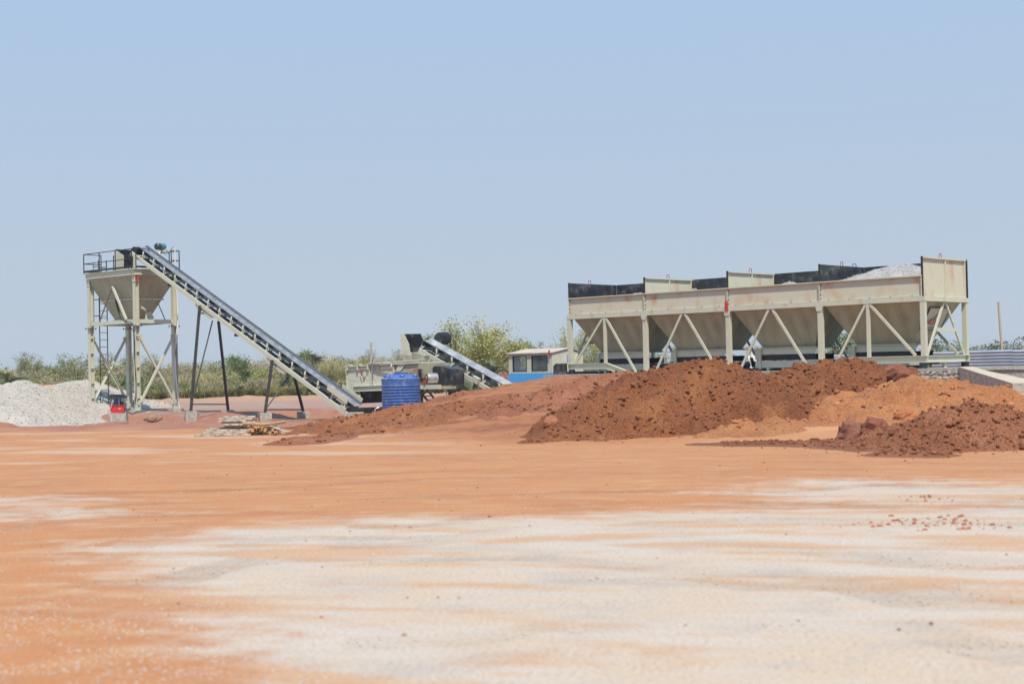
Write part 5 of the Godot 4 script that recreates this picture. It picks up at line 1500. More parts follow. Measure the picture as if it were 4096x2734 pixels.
	for q in rails:
		m = MB.new()
		for y in [0.47, 0.93]: m.bar(q[0] + Vector3(0, y, 0), q[1] + Vector3(0, y, 0), 0.035, 0.035)
		m.bar(q[0] + Vector3(0, 0.1, 0), q[1] + Vector3(0, 0.1, 0), 0.02, 0.09)
		for k in q[2]:
			var pp: Vector3 = q[0].lerp(q[1], k / float(q[2] - 1))
			m.bar(pp, pp + Vector3(0, 0.95, 0), 0.035, 0.035)
		obj("guard_rail", m, M.black_steel, t)
	# receiving box on top: cream outside, black inside
	m = MB.new()
	var bp := PackedVector3Array()
	for q in [[459, 1083], [494, 1079], [494, 1021], [458, 997]]: bp.append(on_side.call(q[0], q[1], 0.25))
	m.plate(bp, Vector3(-0.02, 0, 0)); var rb := obj("receiving_box", m, cr, t)
	m = MB.new(); bp = PackedVector3Array()
	for q in [[470, 1078], [534, 1070], [530, 1000], [462, 996]]: bp.append(on_side.call(q[0], q[1], 1.35))
	m.plate(bp, Vector3(0.02, 0, 0))
	m.plate(PackedVector3Array([on_side.call(459, 1083, 0.27), on_side.call(458, 997, 0.27), on_side.call(462, 996, 1.35), on_side.call(470, 1078, 1.35)]), Vector3(0, 0, -0.02))
	obj("liner", m, M.black_sheet, rb)
	m = MB.new(); m.bar(on_local(t, 537, 1076, -0.05), on_local(t, 537, 1020, -0.05), 0.12, 0.08); m.bar(on_local(t, 600, 1076, -0.2), on_local(t, 600, 1050, -0.2), 0.1, 0.08); obj("conveyor_support", m, cr, t)
	# red lugs at the corners
	for o in [Vector3(0, 6.03, 0.14), Vector3(SX, 6.03, 0.14)]:
		m = MB.new(); lug(m, o, Vector3(0.75, 0, 0.35).normalized(), Vector3.UP, 0.10, 0.24, Vector3(0, 0, 0.02)); obj("lifting_lug", m, M.red, t)
	# ladder up the far narrow face
	var la := Vector3(0.6, -0.05, -SZ - 0.18)
	m = MB.new()
	for s in [0.0, 0.43]: m.bar(la + Vector3(s, 0, 0), la + Vector3(s, 7.3, 0), 0.035, 0.035)
	for k in 20: m.bar(la + Vector3(0, 0.28 + k * 0.35, 0), la + Vector3(0.43, 0.28 + k * 0.35, 0), 0.025, 0.025)
	obj("ladder", m, M.black_steel, t)
	m = MB.new()
	for s in [0.05, 0.38]: m.bar(la + Vector3(s, 4.1, -0.55), la + Vector3(s, 7.2, -0.55), 0.02, 0.02)
	for k in 4:
		var hy := 4.6 + k * 0.8
		m.tube(PackedVector3Array([la + Vector3(0, hy, 0), la + Vector3(-0.1, hy, -0.3), la + Vector3(0.05, hy, -0.55), la + Vector3(0.38, hy, -0.55), la + Vector3(0.53, hy, -0.3), la + Vector3(0.43, hy, 0)]), 0.012, 0.012, 5, false)
	obj("ladder_guard", m, M.black_steel, t)
	# cables down the front leg, white conduit down the side leg
	m = MB.new()
	m.tube(PackedVector3Array([Vector3(-0.18, 4.24, -1.0), Vector3(-0.17, 4.12, -0.5), Vector3(-0.15, 4.1, -0.25), Vector3(-0.14, 3.9, 0.0), Vector3(-0.13, 3.2, 0.02), Vector3(-0.14, 2.2, 0.04), Vector3(-0.13, 1.2, 0.09), Vector3(-0.15, 0.4, 0.05), Vector3(-0.3, 0.02, -0.2), Vector3(-0.5, -0.08, -0.7)]), 0.018, 0.018, 6)
	m.tube(PackedVector3Array([Vector3(-0.19, 4.2, -0.8), Vector3(-0.16, 4.0, -0.3), Vector3(-0.14, 3.6, -0.02), Vector3(-0.14, 2.6, 0.0), Vector3(-0.14, 1.4, 0.13), Vector3(-0.14, 0.6, 0.1), Vector3(-0.35, -0.02, -0.3), Vector3(-0.55, -0.08, -0.9)]), 0.014, 0.014, 6)
	obj("cables", m, M.rubber, t)
	m = MB.new()
	var cp := PackedVector3Array()
	for q in [[698, 987], [699, 1040], [703, 1110], [707, 1180], [710, 1250], [709, 1300], [703, 1370], [700, 1440], [702, 1500], [708, 1560], [717, 1636]]: cp.append(on_local(t, q[0], q[1], 0.2))
	m.tube(cp, 0.035, 0.035, 8); obj("conduit", m, M.pvc, t)
	m = MB.new(); m.tube(PackedVector3Array([on_local(t, 697, 987, 0.2), on_local(t, 688, 990, 0.1), on_local(t, 676, 1010, -0.2), on_local(t, 660, 1018, -0.4), on_local(t, 652, 1010, -0.6)]), 0.012, 0.012, 5); obj("cable", m, M.rubber, t)
	# footings
	for q in [[0, "front leg of the loading tower, a low round pad", 0.95, 0.30], [1, "side leg of the loading tower facing the conveyor", 0.6, 0.30], [2, "back leg of the loading tower", 1.1, 0.34], [3, "leg of the loading tower beside the gravel heap", 1.1, 0.36]]:
		var o2: Vector3 = t.transform * corners[q[0]]
		footing("concrete footing under the " + q[1], o2 + Vector3(0, -q[3] * 0.5, 0), Vector3(q[2], q[3], q[2] * 0.9), psi)

# ---------------------------------------------------------------- mixer, tank, cabin
func make_mixer() -> void:
	var o := at(1388, 1566, 59.2)
	var yaw := 0.62
	var t := thing("pugmill_mixer", "cream box-shaped twin-shaft mixer on a steel frame between the two conveyors", "mixer", o, -yaw)
	t.rotation.z = 0.022
	var m: MB; var cr: Material = M.cream
	var H := 1.02; var L := 4.5; var D := 1.5
	m = MB.new()
	m.span(Vector3(0, 0, 0), Vector3(2.62, H, -D))
	var b := obj("trough", m, cr, t)
	for s in [[0.0, 0.07], [1.28, 1.33], [1.40, 1.45], [2.56, 2.62]]:
		m = MB.new(); m.span(Vector3(s[0], 0.0, 0.002), Vector3(s[1], H, 0.05)); obj("rib", m, cr, b)
	m = MB.new(); m.span(Vector3(-0.05, H, 0.09), Vector3(3.9, H + 0.05, -D)); m.span(Vector3(-0.02, H - 0.13, 0.06), Vector3(2.6, H - 0.11, 0.003)); obj("top_flange", m, cr, b)
	for k in 4:
		m = MB.new(); m.span(Vector3(0.12 + k * 0.56, H - 0.14, 0.06), Vector3(0.17 + k * 0.56, H + 0.09, 0.13)); m.span(Vector3(0.10 + k * 0.56, H + 0.06, -0.1), Vector3(0.24 + k * 0.56, H + 0.10, 0.13)); obj("hinge", m, cr, b)
	m = MB.new()
	for r in 3:
		for k in 6: m.box(Vector3(0.46 + k * 0.36, 0.22 + r * 0.27, 0.012), Vector3(0.03, 0.03, 0.03))
	for k in 6: m.box(Vector3(0.035, 0.08 + k * 0.16, 0.06), Vector3(0.03, 0.03, 0.02))
	obj("bolts", m, M.white_paint, b).set_meta("kind", "stuff")
	# red lug standing out from the side
	m = MB.new(); m.span(Vector3(1.0, 0.58, 0.002), Vector3(1.08, 0.80, 0.09)); obj("lug_bracket", m, cr, b)
	m = MB.new(); lug(m, Vector3(0.96, 0.62, 0.10), Vector3(0.85, 0.0, 0.5).normalized(), Vector3(-0.25, 1, 0.1).normalized(), 0.14, 0.27, Vector3(0, 0, 0.02)); obj("lifting_lug", m, M.red, t)
	# rear half: drive housing
	m = MB.new()
	m.plate(PackedVector3Array([Vector3(2.63, 0.25, 0.0), Vector3(3.9, 0.25, 0.0), Vector3(4.3, 0.6, 0.0), Vector3(4.3, H, 0.0), Vector3(2.63, H, 0.0)]), Vector3(0, 0, -D))
	obj("drive_housing", m, M.hopper_steel, t)
	m = MB.new(); m.plate(PackedVector3Array([Vector3(2.7, H - 0.28, 0.02), Vector3(2.95, H - 0.28, 0.02), Vector3(3.25, H, 0.02), Vector3(2.85, H, 0.02)]), Vector3(0, 0, 0.02)); obj("gusset_plate", m, cr, t)
	# water pipe along the lid
	m = MB.new()
	m.tube(PackedVector3Array([Vector3(1.4, H + 0.10, 0.12), Vector3(2.0, H + 0.06, 0.18), Vector3(2.55, H + 0.04, 0.22), Vector3(2.68, H + 0.01, 0.24), Vector3(2.66, H - 0.10, 0.27)]), 0.04, 0.04, 8); obj("water_pipe", m, M.pipe_grey, t)
	m = MB.new(); m.rod(Vector3(2.0, H + 0.09, -0.05), Vector3(4.2, H + 0.12, -0.05), 0.035, 8); obj("water_pipe", m, M.pipe_grey, t)
	m = MB.new(); m.rod(Vector3(1.62, H - 0.6, 0.2), Vector3(1.62, H + 0.3, 0.2), 0.018, 6); obj("stay_rod", m, M.steel_rusty, t)
	# inlet hopper: cream front, black inside
	var P := func(px: float, py: float, z: float) -> Vector3: return on_local(t, px, py, z)
	var poly := func(pts: Array, z: float) -> PackedVector3Array:
		var out := PackedVector3Array()
		for q in pts: out.append(P.call(q[0], q[1], z))
		return out
	m = MB.new(); m.plate(poly.call([[1608, 1420], [1643, 1420], [1636, 1374], [1616, 1334], [1601, 1334]], -0.1), Vector3(0, 0, 0.02)); var ih := obj("inlet_hopper", m, cr, t)
	m = MB.new(); m.plate(poly.call([[1620, 1408], [1668, 1408], [1693, 1364], [1682, 1334], [1612, 1335]], -1.0), Vector3(0, 0, -0.02))
	m.plate(PackedVector3Array([P.call(1609, 1420, -0.1), P.call(1601.5, 1334, -0.1), P.call(1612, 1335, -1.0), P.call(1620, 1408, -1.0)]), Vector3(0.02, 0, 0))
	obj("liner", m, M.black_sheet, ih)
	m = MB.new(); m.plate(poly.call([[1615, 1452], [1647, 1452], [1647, 1419], [1607, 1419]], -0.08), Vector3(0, 0, 0.02)); obj("chute_plate", m, M.hopper_steel, t)
	m = MB.new(); m.plate(poly.call([[1646, 1452], [1689, 1452], [1700, 1421], [1646, 1408]], -0.45), Vector3(0, 0, -0.3)); obj("inlet_chute", m, M.hopper_steel, t)
	m = MB.new()
	for k in 3: m.box(P.call(1612 + k * 3, 1424 + k * 10, -0.05), Vector3(0.03, 0.03, 0.02)); m.box(P.call(1641, 1424 + k * 10, -0.05), Vector3(0.03, 0.03, 0.02))
	obj("bolts", m, M.white_paint, ih).set_meta("kind", "stuff")
	# engine cover and drive
	m = MB.new(); m.plate(poly.call([[1747, 1538], [1802, 1538], [1802, 1476], [1770, 1466], [1738, 1463], [1717, 1482], [1722, 1530]], -0.35), Vector3(0, 0, -0.9)); obj("engine_cover", m, M.black_sheet, t)
	var gc: Vector3 = P.call(1707, 1513, 0.38)
	var ax := Basis(Vector3.UP, -0.55) * Basis(Vector3.RIGHT, PI * 0.5)
	m = MB.new(); m.lathe(gc, [[0.0, -0.42], [0.20, -0.42], [0.215, -0.1], [0.21, 0.0], [0.0, 0.01]], 24, ax); var gd := obj("gear_drum", m, M.steel_bright, t)
	m = MB.new(); m.lathe(gc, [[0.0, 0.012], [0.10, 0.012], [0.08, 0.06], [0.0, 0.06]], 16, ax)
	for k in 14: m.box(gc + ax * Vector3(cos(TAU * k / 14) * 0.18, 0.02, sin(TAU * k / 14) * 0.18), Vector3(0.03, 0.04, 0.03), ax)
	obj("bolt_ring", m, M.steel_rusty, gd)
	var pc: Vector3 = P.call(1664, 1497, 0.2)
	m = MB.new(); m.lathe(pc, [[0.0, -0.2], [0.25, -0.2], [0.25, -0.12], [0.22, -0.08], [0.25, -0.04], [0.22, 0.0], [0.25, 0.04], [0.22, 0.08], [0.25, 0.12], [0.25, 0.2], [0.0, 0.2]], 22, Basis(Vector3.UP, 1.0) * Basis(Vector3.RIGHT, PI * 0.5)); obj("belt_pulley", m, M.steel_rusty, t)
	m = MB.new(); m.span(pc + Vector3(0.2, -0.25, -0.1), pc + Vector3(0.26, 0.2, 0.1)); obj("belt_guard", m, M.black_steel, t)
	m = MB.new(); lug(m, P.call(1699, 1537, 0.5), Vector3.RIGHT, Vector3.UP, 0.09, 0.17, Vector3(0, 0, 0.03)); obj("shackle", m, M.red, t)
	# frame, drive deck and legs
	m = MB.new(); m.ibeam(Vector3(0.42, 0.10, 0.06), Vector3(3.3, 0.10, 0.06), 0.16, 0.22); m.ibeam(Vector3(0.42, 0.10, -D), Vector3(L - 0.3, 0.10, -D), 0.16, 0.22); obj("base_frame", m, cr, t)
	m = MB.new(); m.plate(poly.call([[1680, 1556], [1740, 1556], [1740, 1539], [1680, 1539]], 0.48), Vector3(0, 0, -0.4)); obj("drive_deck", m, cr, t)
	m = MB.new(); m.plate(poly.call([[1750, 1556], [1818, 1555], [1818, 1543], [1750, 1543]], 0.0), Vector3(0, 0, -0.1)); obj("rear_beam", m, M.hopper_steel, t)
	for q in [[1685, 1557, 0.30, 0.09], [1803, 1556, -0.3, 0.16], [1418, 1574, 0.04, 0.16]]:
		var o0: Vector3 = P.call(q[0], q[1], q[2])
		m = MB.new(); m.span(o0 + Vector3(-q[3] * 0.5, -0.95, -q[3] * 0.5), o0 + Vector3(q[3] * 0.5, 0.0, q[3] * 0.5)); obj("leg", m, M.black_steel, t)
	var o1: Vector3 = P.call(1781, 1556, -0.1)
	m = MB.new(); m.span(o1 + Vector3(-0.05, -0.95, -0.05), o1 + Vector3(0.05, 0.0, 0.05)); obj("leg", m, cr, t)
	m = MB.new(); m.bar(Vector3(0.5, -0.72, 0.06), Vector3(2.9, -0.72, 0.06), 0.09, 0.09); obj("tie", m, M.black_steel, t)
	# steps down from the deck
	m = MB.new(); m.bar(P.call(1708, 1557, 0.5), P.call(1756, 1618, 0.6), 0.06, 0.07, Vector3.UP); obj("step_rail", m, M.black_steel, t)
	m = MB.new(); m.bar(P.call(1686, 1572, 0.5), P.call(1726, 1622, 0.6), 0.06, 0.07, Vector3.UP); obj("step_rail", m, M.black_steel, t)
	for k in 4:
		m = MB.new(); m.bar(P.call(1690 + k * 11, 1569 + k * 15, 0.55), P.call(1717 + k * 11.5, 1567 + k * 15, 0.55), 0.12, 0.035, Vector3.UP); obj("step", m, M.black_steel, t)
	m = MB.new(); m.bar(P.call(1688, 1580, 0.5), P.call(1712, 1560, 0.5), 0.05, 0.04, Vector3.BACK); m.bar(P.call(1729, 1557, 0.5), P.call(1742, 1575, 0.5), 0.03, 0.03, Vector3.BACK); obj("knee_brace", m, M.black_steel, t)
	# discharge chute and catch box
	m = MB.new(); m.plate(PackedVector3Array([Vector3(0.55, -0.5, -0.2), Vector3(0.95, -0.5, -0.2), Vector3(1.35, 0.0, -0.2), Vector3(0.55, 0.0, -0.2)]), Vector3(0, 0, -1.0)); obj("discharge_chute", m, M.black_sheet, t)
	m = MB.new(); m.plate(PackedVector3Array([Vector3(0.62, -0.92, 0.2), Vector3(1.6, -0.92, 0.2), Vector3(1.66, -0.78, 0.2), Vector3(0.7, -0.7, 0.2)]), Vector3(0, 0, -0.5)); obj("catch_tray", m, M.black_steel, t)
	footing("rough concrete block at the lower end of the long conveyor", at(1420, 1672, 55.6), Vector3(0.66, 0.46, 0.6), 0.1)

func make_tank() -> void:
	var p := at(1604, 1600, 55.0)
	var t := thing("water_tank", "blue ribbed plastic water tank with dust marks beside the mixer", "tank", Vector3(p.x, -0.25, p.z))
	var R := 0.73; var prof := [[0.0, 0.0], [R - 0.02, 0.0]]
	var y := 0.04
	for k in 12:
		prof.append([R - 0.004, y]); prof.append([R - 0.004, y + 0.055]); prof.append([R + 0.022, y + 0.075]); prof.append([R + 0.022, y + 0.095]); y += 0.112
	prof.append([R + 0.01, 1.44]); prof.append([R + 0.015, 1.60]); prof.append([R + 0.03, 1.62]); prof.append([R - 0.01, 1.67]); prof.append([R - 0.14, 1.70])
	var m := MB.new(); m.lathe(Vector3.ZERO, prof, 48); obj("body", m, M.tank_blue, t)
	m = MB.new(); m.lathe(Vector3.ZERO, [[R - 0.14, 1.70], [0.42, 1.79], [0.27, 1.82], [0.0, 1.82]], 40); obj("shoulder", m, M.tank_blue, t)
	for k in 6:
		m = MB.new(); var a := TAU * k / 6 + 0.35
		m.lathe(Vector3(cos(a) * 0.60, 1.62, sin(a) * 0.60), [[0.10, 0.0], [0.095, 0.13], [0.06, 0.185], [0.0, 0.20]], 12); obj("lifting_lobe", m, M.tank_blue, t)
	m = MB.new(); m.lathe(Vector3(0, 1.815, 0), [[0.27, 0.0], [0.28, 0.02], [0.28, 0.06], [0.24, 0.07], [0.0, 0.075]], 24); obj("lid", m, M.tank_blue, t)
	# outlet pipe with a valve
	var q := thing("pipe_outlet", "grey bent water pipe with a valve at the foot of the blue tank", "pipe", at(1500, 1662, 55.6))
	m = MB.new(); m.tube(PackedVector3Array([Vector3(0.35, 0.30, -0.1), Vector3(0.12, 0.30, 0), Vector3(0.03, 0.26, 0), Vector3(0, 0.18, 0), Vector3(0, -0.05, 0)]), 0.045, 0.045, 10); obj("pipe", m, M.steel_bright, q)
	m = MB.new(); m.lathe(Vector3(0, -0.08, 0), [[0.0, -0.06], [0.12, -0.06], [0.12, 0.02], [0.07, 0.06], [0.0, 0.06]], 14); obj("pump", m, M.dark_steel, q)

func make_cabin() -> void:
	var o := at(2036, 1500, 62.0)
	o.y = 0.0
	var t := thing("control_cabin", "cream control cabin with blue lower band, two windows and a sloped roof", "cabin", o, -BIN_YAW)
	var W := 2.55; var D := 2.0; var H := 2.30; var bl := 1.47
	var m := MB.new()
	# front wall round two windows (x from, to; sill, head)
	var win := [[0.26, 1.06], [1.38, 2.26]]
	var y0 := 1.58; var y1 := 2.20
	m.span(Vector3(0, bl, 0), Vector3(win[0][0], H, -0.05)); m.span(Vector3(win[0][1], bl, 0), Vector3(win[1][0], H, -0.05)); m.span(Vector3(win[1][1], bl, 0), Vector3(W, H, -0.05))
	for w in win:
		m.span(Vector3(w[0], bl, 0), Vector3(w[1], y0, -0.05)); m.span(Vector3(w[0], y1, 0), Vector3(w[1], H, -0.05))
	obj("front_wall", m, M.cream, t)
	m = MB.new()
	m.plate(PackedVector3Array([Vector3(W, bl, -0.05), Vector3(W, bl, -D), Vector3(W, H - 0.02, -D), Vector3(W, H + 0.16, -D * 0.55), Vector3(W, H, -0.05)]), Vector3(-0.05, 0, 0)); 
	obj("side_wall", m, M.cream, t)
	# the far side wall and the back wall have openings through which light and the scrub show
	m = MB.new()
	m.span(Vector3(0, bl, -0.05), Vector3(0.05, H, -0.70)); m.span(Vector3(0, bl, -1.35), Vector3(0.05, H, -D)); m.span(Vector3(0, bl, -0.70), Vector3(0.05, 1.56, -1.35)); m.span(Vector3(0, 2.2, -0.70), Vector3(0.05, H, -1.35))
	m.span(Vector3(0.05, bl, -D), Vector3(0.55, H, -D + 0.05)); m.span(Vector3(1.35, bl, -D), Vector3(W - 0.05, H, -D + 0.05)); m.span(Vector3(0.55, bl, -D), Vector3(1.35, 1.56, -D + 0.05)); m.span(Vector3(0.55, 2.2, -D), Vector3(1.35, H, -D + 0.05))
	obj("back_wall", m, M.cream, t)
	m = MB.new()
	m.span(Vector3(-0.01, 0, 0.01), Vector3(W + 0.01, bl, -D - 0.01)); obj("blue_base", m, M.cabin_blue, t)
	m = MB.new()
	m.plate(PackedVector3Array([Vector3(-0.07, H + 0.005, 0.09), Vector3(W + 0.06, H + 0.005, 0.09), Vector3(W + 0.06, H + 0.20, -D * 0.55), Vector3(-0.07, H + 0.20, -D * 0.55)]), Vector3(0, 0.03, 0.003))
	m.plate(PackedVector3Array([Vector3(-0.07, H + 0.20, -D * 0.55), Vector3(W + 0.06, H + 0.20, -D * 0.55), Vector3(W + 0.06, H - 0.0, -D - 0.06), Vector3(-0.07, H - 0.0, -D - 0.06)]), Vector3(0, 0.03, -0.003))
	obj("roof", m, M.roof_tan, t)
	for w in win:
		m = MB.new()
		m.span(Vector3(w[0] - 0.018, y0 - 0.018, 0.015), Vector3(w[1] + 0.018, y0 + 0.01, -0.06)); m.span(Vector3(w[0] - 0.018, y1 - 0.01, 0.015), Vector3(w[1] + 0.018, y1 + 0.018, -0.06))
		m.span(Vector3(w[0] - 0.018, y0 + 0.01, 0.015), Vector3(w[0] + 0.01, y1 - 0.01, -0.06)); m.span(Vector3(w[1] - 0.01, y0 + 0.01, 0.015), Vector3(w[1] + 0.018, y1 - 0.01, -0.06))
		var wf := obj("window", m, M.rubber, t)
		m = MB.new(); m.span(Vector3(w[0] + 0.01, y0 + 0.01, -0.022), Vector3(w[1] - 0.01, y1 - 0.01, -0.028)); obj("pane", m, M.glass, wf)
	# what shows inside: a pale panel, a desk with a screen frame
	m = MB.new(); m.span(Vector3(0.3, bl + 0.1, -0.35), Vector3(1.1, 1.70, -0.38)); obj("pale_panel", m, M.pale_panel, t)
	m = MB.new(); m.span(Vector3(1.35, 1.80, -0.5), Vector3(2.2, 1.84, -1.1)); m.span(Vector3(2.12, bl, -0.5), Vector3(2.17, 1.80, -0.55)); obj("desk", m, M.pale_panel, t)
	m = MB.new(); lug(m, Vector3(W - 0.06, H - 0.10, 0.10), Vector3.RIGHT, Vector3.UP, 0.08, 0.24, Vector3(0, 0, 0.02)); obj("lifting_lug", m, M.red, t)

# ---------------------------------------------------------------- small things
func make_small() -> void:
	var m: MB
	# red compressor under a black canopy, on its plinth
	var p := at(471, 1652, 60.5)
	footing("tapered concrete plinth carrying the red pump set", p + Vector3(0, -0.16, 0), Vector3(0.72, 0.36, 0.5), 0.15)
	var t := thing("pump_set", "red pump set under a black ridged canopy before the tower", "pump set", p + Vector3(0, 0.02, 0), 0.12)
	m = MB.new(); m.plate(PackedVector3Array([Vector3(-0.27, 0.0, 0.24), Vector3(0.27, 0.0, 0.24), Vector3(0.30, 0.30, 0.24), Vector3(-0.30, 0.30, 0.24)]), Vector3(0, 0, -0.45)); m.span(Vector3(-0.32, 0.30, 0.27), Vector3(0.32, 0.33, -0.24)); obj("oil_tank", m, M.red, t)
	m = MB.new(); m.span(Vector3(0.06, 0.15, 0.242), Vector3(0.15, 0.22, 0.25)); obj("gauge", m, M.pipe_grey, t)
	m = MB.new()
	for x in [-0.30, 0.30]:
		for z in [0.22, -0.2]: m.rod(Vector3(x, 0.33, z), Vector3(x, 0.64, z), 0.014, 6)
	obj("canopy_posts", m, M.dark_steel, t)
	m = MB.new()
	m.plate(PackedVector3Array([Vector3(-0.38, 0.62, 0.30), Vector3(0.36, 0.62, 0.30), Vector3(0.36, 0.71, 0.30), Vector3(0.24, 0.78, 0.30), Vector3(-0.22, 0.78, 0.30), Vector3(-0.38, 0.70, 0.30)]), Vector3(0, 0, -0.6)); obj("canopy", m, M.black_sheet, t)
	m = MB.new(); m.rod(Vector3(-0.08, 0.33, 0.0), Vector3(-0.08, 0.60, 0.0), 0.10, 12); m.rod(Vector3(-0.24, 0.42, 0.16), Vector3(-0.13, 0.42, 0.1), 0.05, 10); obj("motor", m, M.tank_blue, t)
	m = MB.new(); m.box(Vector3(0.16, 0.40, 0.02), Vector3(0.14, 0.14, 0.14)); m.rod(Vector3(0.1, 0.33, 0.0), Vector3(0.1, 0.6, 0.0), 0.03, 8); obj("valve_block", m, M.black_steel, t)
	m = MB.new(); m.tube(PackedVector3Array([Vector3(-0.2, 0.42, 0.18), Vector3(-0.24, 0.3, 0.27), Vector3(-0.25, 0.0, 0.3), Vector3(-0.24, -0.35, 0.3)]), 0.012, 0.012, 5); obj("hose", m, M.pvc, t)
	m = MB.new(); m.tube(PackedVector3Array([Vector3(0.3, 0.18, 0.1), Vector3(0.42, 0.02, 0.2), Vector3(0.6, -0.06, 0.1), Vector3(0.8, 0.02, -0.3), Vector3(1.1, 0.05, -1.5), Vector3(1.3, 0.0, -4.0)]), 0.022, 0.022, 6); obj("hose", m, M.rubber, t)
	# loose timber
	rng.seed = 41
	var g := on_plane(925, 1742); var plab := "weathered grey plank in the loose timber stack on the red ground"
	var stack := [[-0.55, 0.03, 0.35, 0.9, 0.0, 0], [0.05, 0.035, 0.40, 1.0, 0.05, 0], [-0.20, 0.10, 0.3, 1.25, -0.02, 0], [-0.10, 0.155, 0.25, 1.30, 0.03, 0], [0.1, 0.15, -0.2, 1.2, 0.04, 0], [-0.05, 0.20, -0.1, 1.35, 0.02, 0], [0.0, 0.26, 0.0, 0.75, -0.05, 1], [0.18, 0.30, 0.1, 0.85, 0.06, 0], [0.12, 0.35, -0.2, 0.95, 0.02, 0], [-0.05, 0.40, -0.1, 0.8, 0.0, 0], [0.0, 0.45, -0.3, 1.0, -0.06, 0], [0.1, 0.50, -0.4, 0.9, 0.04, 0], [-0.5, 0.06, -0.2, 0.3, 1.3, 1], [0.45, 0.06, -0.1, 0.3, 1.2, 1]]
	var pm := [MB.new(), MB.new()]
	for k in 2: pm[k].box(Vector3.ZERO, Vector3(1, [0.045, 0.06][k], 0.16 if k == 0 else 0.11))
	var pmesh := [pm[0].mesh(M.wood_grey), pm[1].mesh(M.wood_raw)]
	for s in stack:
		var o := inst("plank", pmesh[s[5]])
		o.position = Vector3(g.x + s[0], g.y + s[1], g.z - 0.3 + s[2]); o.rotation = Vector3(rng.randf_range(-0.03, 0.03), s[4], rng.randf_range(-0.025, 0.025)); o.scale = Vector3(s[3], 1, 1)
		tag(o, plab, "plank", "planks in the timber stack")
	var lg := on_plane(1060, 1738)
	for k in 16:
		var r := rng.randf_range(0.032, 0.06); var l := rng.randf_range(0.45, 0.8)
		m = MB.new(); m.tube(PackedVector3Array([Vector3(0, 0, l * 0.5), Vector3(rng.randfn() * 0.02, 0, 0), Vector3(0, 0, -l * 0.5)]), r, r * 0.85, 9, false)
		var row := k / 6
		var o := obj("log", m, M.wood_raw)
		o.position = Vector3(lg.x - 0.42 + (k % 6) * 0.15 + row * 0.05, lg.y + 0.05 + row * 0.095, lg.z + rng.randf_range(-0.1, 0.1)); o.rotation = Vector3(0, rng.randf_range(-0.7, 0.5), 0)
		m = MB.new(); m.rod(Vector3(0, 0, l * 0.5 - 0.01), Vector3(0, 0, l * 0.5 + 0.004), r * 0.98, 9); obj("cut_end", m, M.wood_cut, o)
		tag(o, "short cut log in the small firewood pile beside the planks", "log", "logs in the firewood pile")
	m = MB.new(); m.tube(PackedVector3Array([at(972, 1692, 38.8), at(1040, 1697, 38.6), at(1090, 1694, 38.8), at(1140, 1685, 39.4)]), 0.055, 0.035, 9); tag(obj("pole", m, M.wood_raw), "crooked debarked pole lying across the timber and firewood", "pole")
	m = MB.new(); m.bar(at(1080, 1702, 39.0), at(1150, 1728, 38.2), 0.09, 0.02); tag(obj("plank", m, M.wood_grey), "single grey board leaning down from the firewood pile", "plank")
	for s in [[1075, 1682, 1180, 1688, 43.0], [1150, 1690, 1260, 1680, 43.5], [1180, 1686, 1300, 1678, 44.5], [1340, 1672, 1395, 1690, 47.0]]:
		m = MB.new(); m.bar(on_plane(s[0], s[1]) + Vector3(0, 0.05, 0), on_plane(s[2], s[3]) + Vector3(0, 0.05, 0), 0.14, 0.04); tag(obj("plank", m, M.wood_raw), "raw brown board lying flat on the soil below the long conveyor", "plank", "boards below the conveyor")
	boulder("brown bundle of wire and roots on the soil behind the planks", at(1002, 1676, 42.5) + Vector3(0, -0.02, 0), Vector3(0.36, 0.2, 0.3), Color(0.24, 0.12, 0.08), 0.3, 1)
	# concrete block ruin, brown wall, pole, orange vehicle top
	t = thing("block_wall", "low remnant of a concrete block wall before the scrub", "wall", on_plane(575, 1590, 0.15))
	for k in 6:
		m = MB.new(); m.span(Vector3(0.0, 0.0, 0.0), Vector3(0.31, 0.245, -0.2)); var bo := obj("block", m, M.concrete, t); bo.position = Vector3((k % 3) * 0.32, (k / 3) * 0.25, (k % 2) * 0.01)
	t = thing("brown_wall", "old brown masonry wall between the scrub and the control cabin", "wall", at(1980, 1500, 92.0) * Vector3(1, 0, 1))
	for r in 7:
		for k in 9:
			m = MB.new(); m.span(Vector3(0, 0, 0), Vector3(0.385, 0.235, -0.2)); var bo2 := obj("block", m, M.brown_wall, t); bo2.position = Vector3(k * 0.395 + (0.2 if r % 2 else 0.0), r * 0.245, (rng.randf() - 0.5) * 0.02)
	var pb := at(4010, 1408, 60.0); var pt := at(3995, 1207, 60.0)
	m = MB.new(); m.tube(PackedVector3Array([Vector3(pb.x + 0.03, 0.0, pb.z), pb, pt]), 0.06, 0.045, 10); tag(obj("wooden_pole", m, M.wood_pole), "plain upright tan pole standing behind the tin fence", "pole")
	m = MB.new(); m.box(at(1130 + 355, 1440, 103) , Vector3(0.16, 2.6, 0.16)); tag(obj("concrete_post", m, M.concrete), "thin pale concrete post in the tall grass above the mixer", "post")
	t = thing("truck", "orange tipper truck top just visible behind the gravel heap", "truck", at(182, 1537, 76.0) * Vector3(1, 0, 1), -0.1)
	m = MB.new(); m.span(Vector3(-0.5, 1.30, 0.6), Vector3(0.9, 1.345, -0.9)); obj("tipper_rim", m, M.orange, t)
	m = MB.new(); m.plate(PackedVector3Array([Vector3(-0.3, 0.65, 0.5), Vector3(0.8, 0.65, 0.5), Vector3(0.85, 1.30, 0.55), Vector3(-0.45, 1.30, 0.55)]), Vector3(0, 0, -1.3)); obj("tipper_body", m, M.dark_steel, t)
	m = MB.new()
